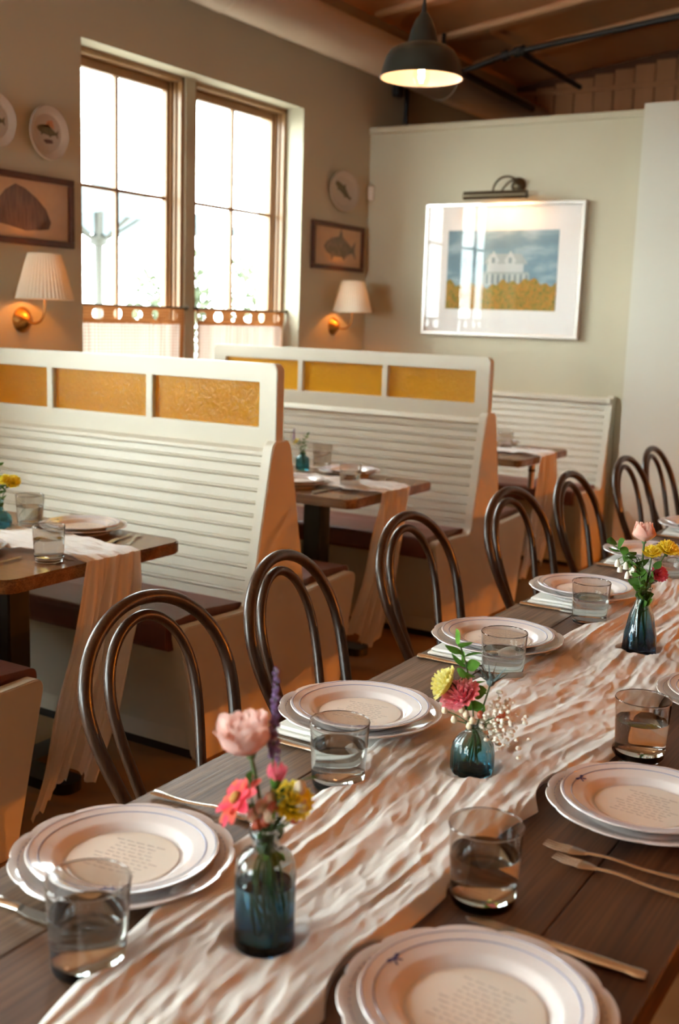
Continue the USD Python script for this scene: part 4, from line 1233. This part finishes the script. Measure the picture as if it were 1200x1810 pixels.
def rose(label, base, top, mouth, foot, d, s, mt, opened=1.0):
    t = thing('rose', label, 'flower', base)
    d = np.array(d, float); d /= np.linalg.norm(d)
    b = np.array(top) - d * 0.022 * s
    stem_part(t, b, mouth, foot, 0.0024)
    k = 0
    layers = [(3, .006, .0, .050, 1.5), (4, .011, .0, .051, 1.25), (5, .0165, .001, .051, 1.05), (5, .0215, .003 + .003 * opened, .050, 1.0), (4, .0255, .002 + .007 * opened, .046, 1.15)]
    for li, (n, rm, rt, h, span) in enumerate(layers):
        for i in range(n):
            phi = 2 * PI * i / n + li * .7
            flare = rt
            def r_of(q, rm=rm, rt=rt, flare=flare):
                return 0.004 + rm * math.sin(min(1, q / .5) * PI / 2) - (.85 - .9 * opened if opened < .4 else .10) * rm * max(0, q - .5) + flare * (max(0, q - .6) / .4) ** 1.5
            m = cup_petal(phi, span * .78, r_of, h * (.96 + .08 * math.sin(i * 2.1 + li)), 100 * li + i, 12, 11, 0.0008, 0.02)
            part('petal', place(m, b, d, 0, s), mt, t, True); k += 1
    for i in range(5):
        sp = leaf_mesh(.020, .0035, -.25); sp.apply_transform(trimesh.transformations.rotation_matrix(-1.15, [1, 0, 0])); sp.apply_transform(trimesh.transformations.rotation_matrix(i * 2 * PI / 5, [0, 0, 1]))
        part('sepal', place(sp, b - d * .001, d, 0, s), leaf_green, t, True)
    part('hip', place(ball(.006, (0, 0, -.002), (1, 1, .9)), b, d, 0, s), stem_green, t, True)
    return t


def ruffled(name, label, base, top, mouth, foot, d, s, mt, seed, n_layers=5):
    t = thing(name, label, 'flower', base)
    d = np.array(d, float); d /= np.linalg.norm(d)
    b = np.array(top) - d * 0.016 * s
    stem_part(t, b, mouth, foot, 0.0018)
    rr = random.Random(seed)
    for li in range(n_layers):
        f = li / (n_layers - 1)
        n = (4, 6, 7, 8, 8)[li]
        for i in range(n):
            phi = 2 * PI * i / n + li * .5 + rr.uniform(-.1, .1)
            rt = .004 + .026 * f; h = .034 - .020 * f ** 1.6
            def r_of(q, rt=rt, f=f): return 0.002 + rt * (q ** (1.1 - .45 * f)) + .001 * math.sin(q * 6)
            m = cup_petal(phi, .95, r_of, h, seed * 50 + li * 9 + i, 8, 15, 0.0026, 0.02)
            part('petal', place(m, b, d, 0, s), mt, t, True)
    part('calyx', place(lathe([(0, -.014), (.005, -.013), (.0065, -.004), (.0085, .003), (0, .004)], 14), b, d, 0, s), stem_green, t, True)
    return t


def daisy(name, label, base, top, mouth, foot, d, s, mts, n1, n2, eye=True):
    t = thing(name, label, 'flower', base)
    d = np.array(d, float); d /= np.linalg.norm(d)
    b = np.array(top)
    stem_part(t, b - d * .004, mouth, foot, 0.0017)
    for li, n in enumerate((n1, n2)):
        for i in range(n):
            m = flat_petal(2 * PI * i / n + li * .25 + .1 * math.sin(i * 5), .024 - .007 * li, .0062 - .001 * li, 0.10 + .35 * li + .12 * math.sin(i * 3), i, droop=.004)
            part('petal', place(m, b, d, 0, s), mts[(i + li) % len(mts)], t, True)
    part('eye', place(ball(.0062, (0, 0, .003), (1, 1, .6)), b, d, 0, s), flower_eye if eye else mts[0], t, True)
    part('calyx', place(lathe([(0, -.008), (.003, -.006), (.006, -.001), (0, .001)], 14), b, d, 0, s), stem_green, t, True)
    return t


def bud(name, label, base, top, mouth, foot, d, s, mt):
    t = thing(name, label, 'flower', base)
    d = np.array(d, float); d /= np.linalg.norm(d); b = np.array(top) - d * .010 * s
    stem_part(t, b, mouth, foot, 0.0014)
    for i in range(6):
        m = cup_petal(i * PI / 3, .55, lambda q: .002 + .0085 * math.sin(q * 2.2), .022, 700 + i, 8, 7, .0012)
        part('petal', place(m, b, d, 0, s), mt, t, True)
    part('calyx', place(lathe([(0, -.009), (.004, -.007), (.0062, 0), (.0068, .006), (0, .007)], 14), b, d, 0, s), leaf_bright, t, True)
    return t


def berries(name, label, base, pts, mouth, foot, mt, r):
    t = thing(name, label, 'flower', base)
    for (p, k) in zip(pts, range(99)):
        p = np.array(p)
        part('stem', tube(spline([foot, np.array(mouth) * .9 + np.array(foot) * .1 + np.array([.001 * k, 0, 0]), p], 12), 0.0010, 6), stem_green, t, True)
        part('berry', lathe([(0, -r), (r * .7, -r * .75), (r, 0), (r * .75, r * .9), (r * .3, r * 1.35), (0, r * 1.2)], 14).apply_translation(p), mt, t, True)
    return t


def leafy(name, label, base, pts, mouth, foot, leaves, l, w, mt, seed, ctg='foliage'):
    t = thing(name, label, ctg, base)
    path = spline([foot, mouth, *pts], 24)
    part('stem', tube(path, 0.0013, 7), stem_green, t, True)
    rr = random.Random(seed)
    n0 = 10
    for k in range(leaves):
        p = path[int(n0 + (23 - n0) * k / max(1, leaves - 1))]
        a = k * 2.4 + rr.uniform(-.4, .4)
        d = np.array([math.cos(a), math.sin(a), rr.uniform(.2, .9)])
        part('leaf', place(leaf_mesh(l * rr.uniform(.75, 1.1), w * rr.uniform(.8, 1.1), rr.uniform(-.2, .3)), p, d, rr.uniform(0, 6)), mt, t, True)
    return t


def spike(name, label, base, top, mouth, foot, h, mt, seed, r=.006, n=44):
    t = thing(name, label, 'flower', base)
    top = np.array(top)
    low = np.array(top) * (1 - 0) - np.array([0.002, 0, h])
    part('stem', tube(spline([foot, mouth, low, top], 20), 0.0011, 6), stem_green, t, True)
    rr = random.Random(seed); ms = []
    for k in range(n):
        f = k / (n - 1); a = k * 2.399
        q = low + (top - low) * f; rad = r * (1.0 - .62 * f) * (.75 + .5 * (math.sin(f * 40) > -.2))
        ms.append(ball(.0034 * (1 - .45 * f), q + np.array([math.cos(a), math.sin(a), .25]) * rad * .75, (1, 1, 1.25), 1))
    part('florets', cat(*ms), mt, t, True, kind='stuff')
    return t


M1, M2, M3 = (0, 0, .140), (0, 0, .080), (0, 0, .145)
F1, F2, F3 = (.004, .003, .016), (-.003, .004, .012), (.002, -.002, .014)
R = lambda f, k, a: (f[0] + k * math.cos(a), f[1] + k * math.sin(a), f[2])
rose('pale pink open rose standing highest in the nearest blue bottle', V1, (-.022, -.014, .250), R(M1, .006, 2.6), R(F1, .015, -.6), (-.22, -.25, 1), 0.95, rose_pink, 0.55)
daisy('zinnia', 'pink and coral zinnia leaning left out of the nearest blue bottle', V1, (-.027, -.020, .178), R(M1, .008, 3.6), R(F1, .012, .4), (-.55, -.65, .75), 1.25, (zinnia_pink, zinnia_coral, zinnia_pink), 11, 8)
bud('pink_bud', 'small pink bud below the rose in the nearest blue bottle', V1, (.008, .006, .207), R(M1, .004, .6), R(F1, .01, 2.2), (.1, 0, 1), 1.0, bud_pink)
ruffled('yellow_bloom', 'small yellow bloom at the right of the nearest bouquet', V1, (.024, .016, .178), R(M1, .007, .5), R(F1, .012, 3.6), (.45, -.35, .8), .78, yellow_petal, 3, 4)
berries('cream_buds', 'cream buds among the stems of the nearest bouquet', V1, [(.003, .001, .176), (-.012, -.009, .157), (.030, .021, .190), (.006, -.004, .160), (.034, .020, .170), (-.004, -.006, .168)], R(M1, .003, 4.5), R(F1, .008, 5), cream_berry, .0075)
berries('rust_berries', 'rust red berries low in the nearest bouquet', V1, [(.001, -.005, .152), (.027, .016, .155), (-.006, -.010, .148), (.010, -.002, .170)], R(M1, .005, 5.5), R(F1, .01, 1), rust_berry, .0066)
spike('salvia', 'tall purple salvia spike beside the pink rose', V1, (.006, .004, .330), (.004, .002, .150), R(F1, .01, 1.4), .105, salvia_purple, 5)
leafy('leaf_sprig', 'green leaf sprig in the neck of the nearest blue bottle', V1, [(.012, -.004, .17), (.022, .004, .186)], R(M1, .004, 1.2), R(F1, .006, .2), 8, .022, .0055, leaf_green, 8)
leafy('leaf_sprig', 'dark green sprig behind the yellow bloom in the nearest blue bottle', V1, [(.016, .014, .165), (.030, .026, .200)], R(M1, .006, .8), R(F1, .01, .9), 9, .022, .006, leaf_green, 10)
leafy('leaf_sprig', 'dark leaf sprig under the zinnia in the nearest blue bottle', V1, [(-.008, -.012, .165), (-.014, -.016, .200)], R(M1, .006, 4), R(F1, .01, 4), 7, .020, .006, leaf_green, 9)

ruffled('carnation', 'bright pink carnation in the ribbed teal vase', V2, (-.024, -.012, .132), R(M2, .004, 3.4), R(F2, .012, 0.2), (-.25, -.55, .9), 1.02, carnation_pink, 11)
ruffled('carnation', 'lemon yellow carnation left of the pink one, in the ribbed teal vase', V2, (-.050, -.020, .147), R(M2, .005, 3.0), R(F2, .012, .9), (-.85, -.35, .45), .92, carnation_yellow, 12)
leafy('leaf_sprig', 'bright green leaves rising behind the carnations', V2, [(-.016, .012, .14), (-.027, -.012, .212)], R(M2, .004, 2.2), R(F2, .01, 5), 20, .030, .0115, leaf_bright, 14)
t = thing('sea_holly', 'spiky blue green sea holly right of the pink carnation', 'flower', V2)
tp = np.array([.020, .010, .150]); stem_part(t, tp, R(M2, .005, .4), R(F2, .012, 3), .0015)
part('cone', ball(.0075, tp + (0, 0, .006), (1, 1, 1.4)), thistle_blue, t, True)
for k in range(12):
    a = k * 2 * PI / 12
    d = np.array([math.cos(a), math.sin(a), .9 + .5 * math.sin(k * 2.3)])
    part('bract', place(leaf_mesh(.036, .0022, .05, .4), tp, d, k), thistle_blue, t, True)
berries('white_buds', 'cream white buds round the mouth of the ribbed teal vase', V2, [(-.011, -.008, .097), (-.044, -.019, .100), (.002, -.012, .090), (-.003, -.012, .080), (-.030, -.012, .085), (-.018, -.010, .104)], R(M2, .003, 4), R(F2, .006, 1), cream_berry, .0055)
berries('rust_berries', 'rust red berries right of the pink carnation', V2, [(.010, .000, .098), (.040, .017, .100), (.036, .012, .092)], R(M2, .004, .3), R(F2, .008, 2.6), rust_berry, .0058)
t = thing('baby_breath', 'cloud of tiny white flowers spilling right from the ribbed teal vase', 'flower', V2)
rr = np.random.RandomState(4); ms, st = [], []
for k in range(150):
    p = np.array([.036, .016, .083]) + rr.normal(size=3) * (.016, .015, .020)
    ms.append(ball(.0036 * rr.uniform(.7, 1.3), p, (1, 1, .8), 1))
    if k % 14 == 0: st.append(tube(spline([(0.004, .002, .070), (.015 + rr.normal() * .004, .008 + rr.normal() * .004, .078 + rr.normal() * .006), p], 8), .0003, 4))
part('stems', cat(*st), leaf_bright, t, True, kind='stuff'); part('florets', cat(*ms), tiny_white, t, True, kind='stuff')

rose('peach rose closed at the top of the flared blue vase', V3, (-.008, -.002, .272), R(M3, .004, 3), R(F3, .012, 0), (-.05, -.05, 1), .86, rose_peach, 0.15)
ruffled('yellow_bloom', 'yellow bloom just below the peach rose', V3, (.012, .001, .234), R(M3, .005, .5), R(F3, .014, 3.4), (.1, -.4, .9), .66, yellow_petal, 21, 4)
ruffled('yellow_bloom', 'yellow bloom at the far right of the flared vase bouquet', V3, (.044, .012, .245), R(M3, .006, .3), R(F3, .015, 3.8), (.3, -.3, .9), .80, yellow_petal, 22, 4)
ruffled('carnation', 'small hot pink carnation low in the flared vase bouquet', V3, (.031, .008, .186), R(M3, .006, .1), R(F3, .012, 4.2), (.5, -.5, .5), .62, bud_pink, 23, 4)
leafy('leaf_sprig', 'dark green leaves leaning left from the flared blue vase', V3, [(-.026, -.008, .20), (-.070, -.019, .240)], R(M3, .005, 3.2), R(F3, .012, .3), 15, .034, .014, leaf_green, 24)
leafy('leaf_sprig', 'yellow green leaves in the middle of the flared vase bouquet', V3, [(-.020, -.006, .19), (-.036, -.012, .226)], R(M3, .004, 4.2), R(F3, .01, 1.3), 13, .024, .010, leaf_bright, 25)
leafy('leaf_sprig', 'green leaves around the neck of the flared blue vase', V3, [(.010, -.004, .17), (.022, -.004, .195)], R(M3, .004, 5.4), R(F3, .01, 2.3), 12, .026, .009, leaf_green, 26)
t = thing('snowdrop_sprig', 'sprig of hanging creamy bells left in the flared vase bouquet', 'flower', V3)
for k, p in enumerate([(-.052, -.014, .188), (-.040, -.012, .196), (-.029, -.010, .184), (-.058, -.016, .200), (-.034, -.016, .176), (-.022, -.012, .192)]):
    p = np.array(p)
    part('stem', tube(spline([(0, 0, .02), (-.004, -.001, .142), p * (.6, .6, 1) + (0, 0, .022), p + (0, 0, .008)], 14), .0009, 6), stem_green, t, True)
    part('bell', lathe([(.0062, -.008), (.0058, -.002), (.0045, .004), (.002, .008), (0, .0085)], 12).apply_translation(p), tiny_white, t, True)

ruffled('yellow_bloom', 'left yellow bloom in the teal ball vase', V4, (.010, .012, .168), R(M1, .003, .3), (0, 0, .02), (.2, -.5, .8), .75, yellow_petal, 31, 4)
ruffled('yellow_bloom', 'right yellow bloom in the teal ball vase', V4, (.029, .031, .162), R(M1, .004, .3), (0, 0, .02), (.5, -.5, .7), .80, yellow_petal, 32, 4)
leafy('leaf_sprig', 'tall green sprig in the teal ball vase', V4, [(0, 0, .18), (-.003, -.003, .255)], (0, 0, .09), (0, 0, .02), 16, .022, .006, leaf_green, 33)
leafy('leaf_sprig', 'short leafy stems under the yellow blooms in the teal ball vase', V4, [(.010, .008, .12), (.018, .016, .150)], (0.002, 0, .09), (0.004, 0, .02), 10, .020, .006, leaf_green, 34)
spike('salvia', 'small purple spike in the vase on the middle booth table', V5, (-.036, -.024, .195), (-.006, -.004, .085), (0, 0, .012), .07, salvia_purple, 41, .006, 30)
ruffled('yellow_bloom', 'single yellow bloom in the vase on the middle booth table', V5, (-.030, -.020, .136), R(M2, .004, 3.5), (0.002, 0, .012), (-.4, -.5, .7), .60, carnation_yellow, 42, 4)
leafy('leaf_sprig', 'dark green sprig in the vase on the middle booth table', V5, [(.005, .002, .12), (.014, .008, .165)], R(M2, .003, .5), (0, .003, .012), 14, .022, .006, leaf_green, 43)
leafy('leaf_sprig', 'short dark leaves in the vase on the middle booth table', V5, [(-.008, -.004, .11), (-.012, -.006, .140)], R(M2, .003, 2.5), (0, -.003, .012), 10, .020, .006, leaf_green, 44)

# ------------------------------------------------------------------ group phrases of the repeats
GROUPS = {'booth_bench': 'booth benches along the window wall', 'booth_table': 'booth tables', 'gauze_runner': 'gauze runners on the booth tables', 'charger_plate': 'scalloped chargers on the tables',
          'dinner_plate': 'dinner plates on the chargers', 'menu_card': 'round menu cards on the plates', 'napkin': 'napkins under the chargers', 'table_knife': 'table knives', 'table_fork': 'table forks',
          'water_tumbler': 'water tumblers', 'bud_vase': 'blue glass bud vases', 'wall_lamp': 'brass wall lamps', 'pendant_lamp': 'enamel pendant lamps', 'wall_plate': 'plates hung on the window wall',
          'cafe_curtain': 'cafe curtains', 'curtain_rod': 'cafe curtain rods', 'shrub': 'shrubs outside the window', 'patio_umbrella': 'patio umbrellas outside the window', 'framed_print': 'fish prints on the window wall'}
for p in stage.GetPrimAtPath('/World').GetChildren():
    g = GROUPS.get(p.GetName().rstrip('0123456789').rstrip('_'))
    if g: tag(p, group=g)
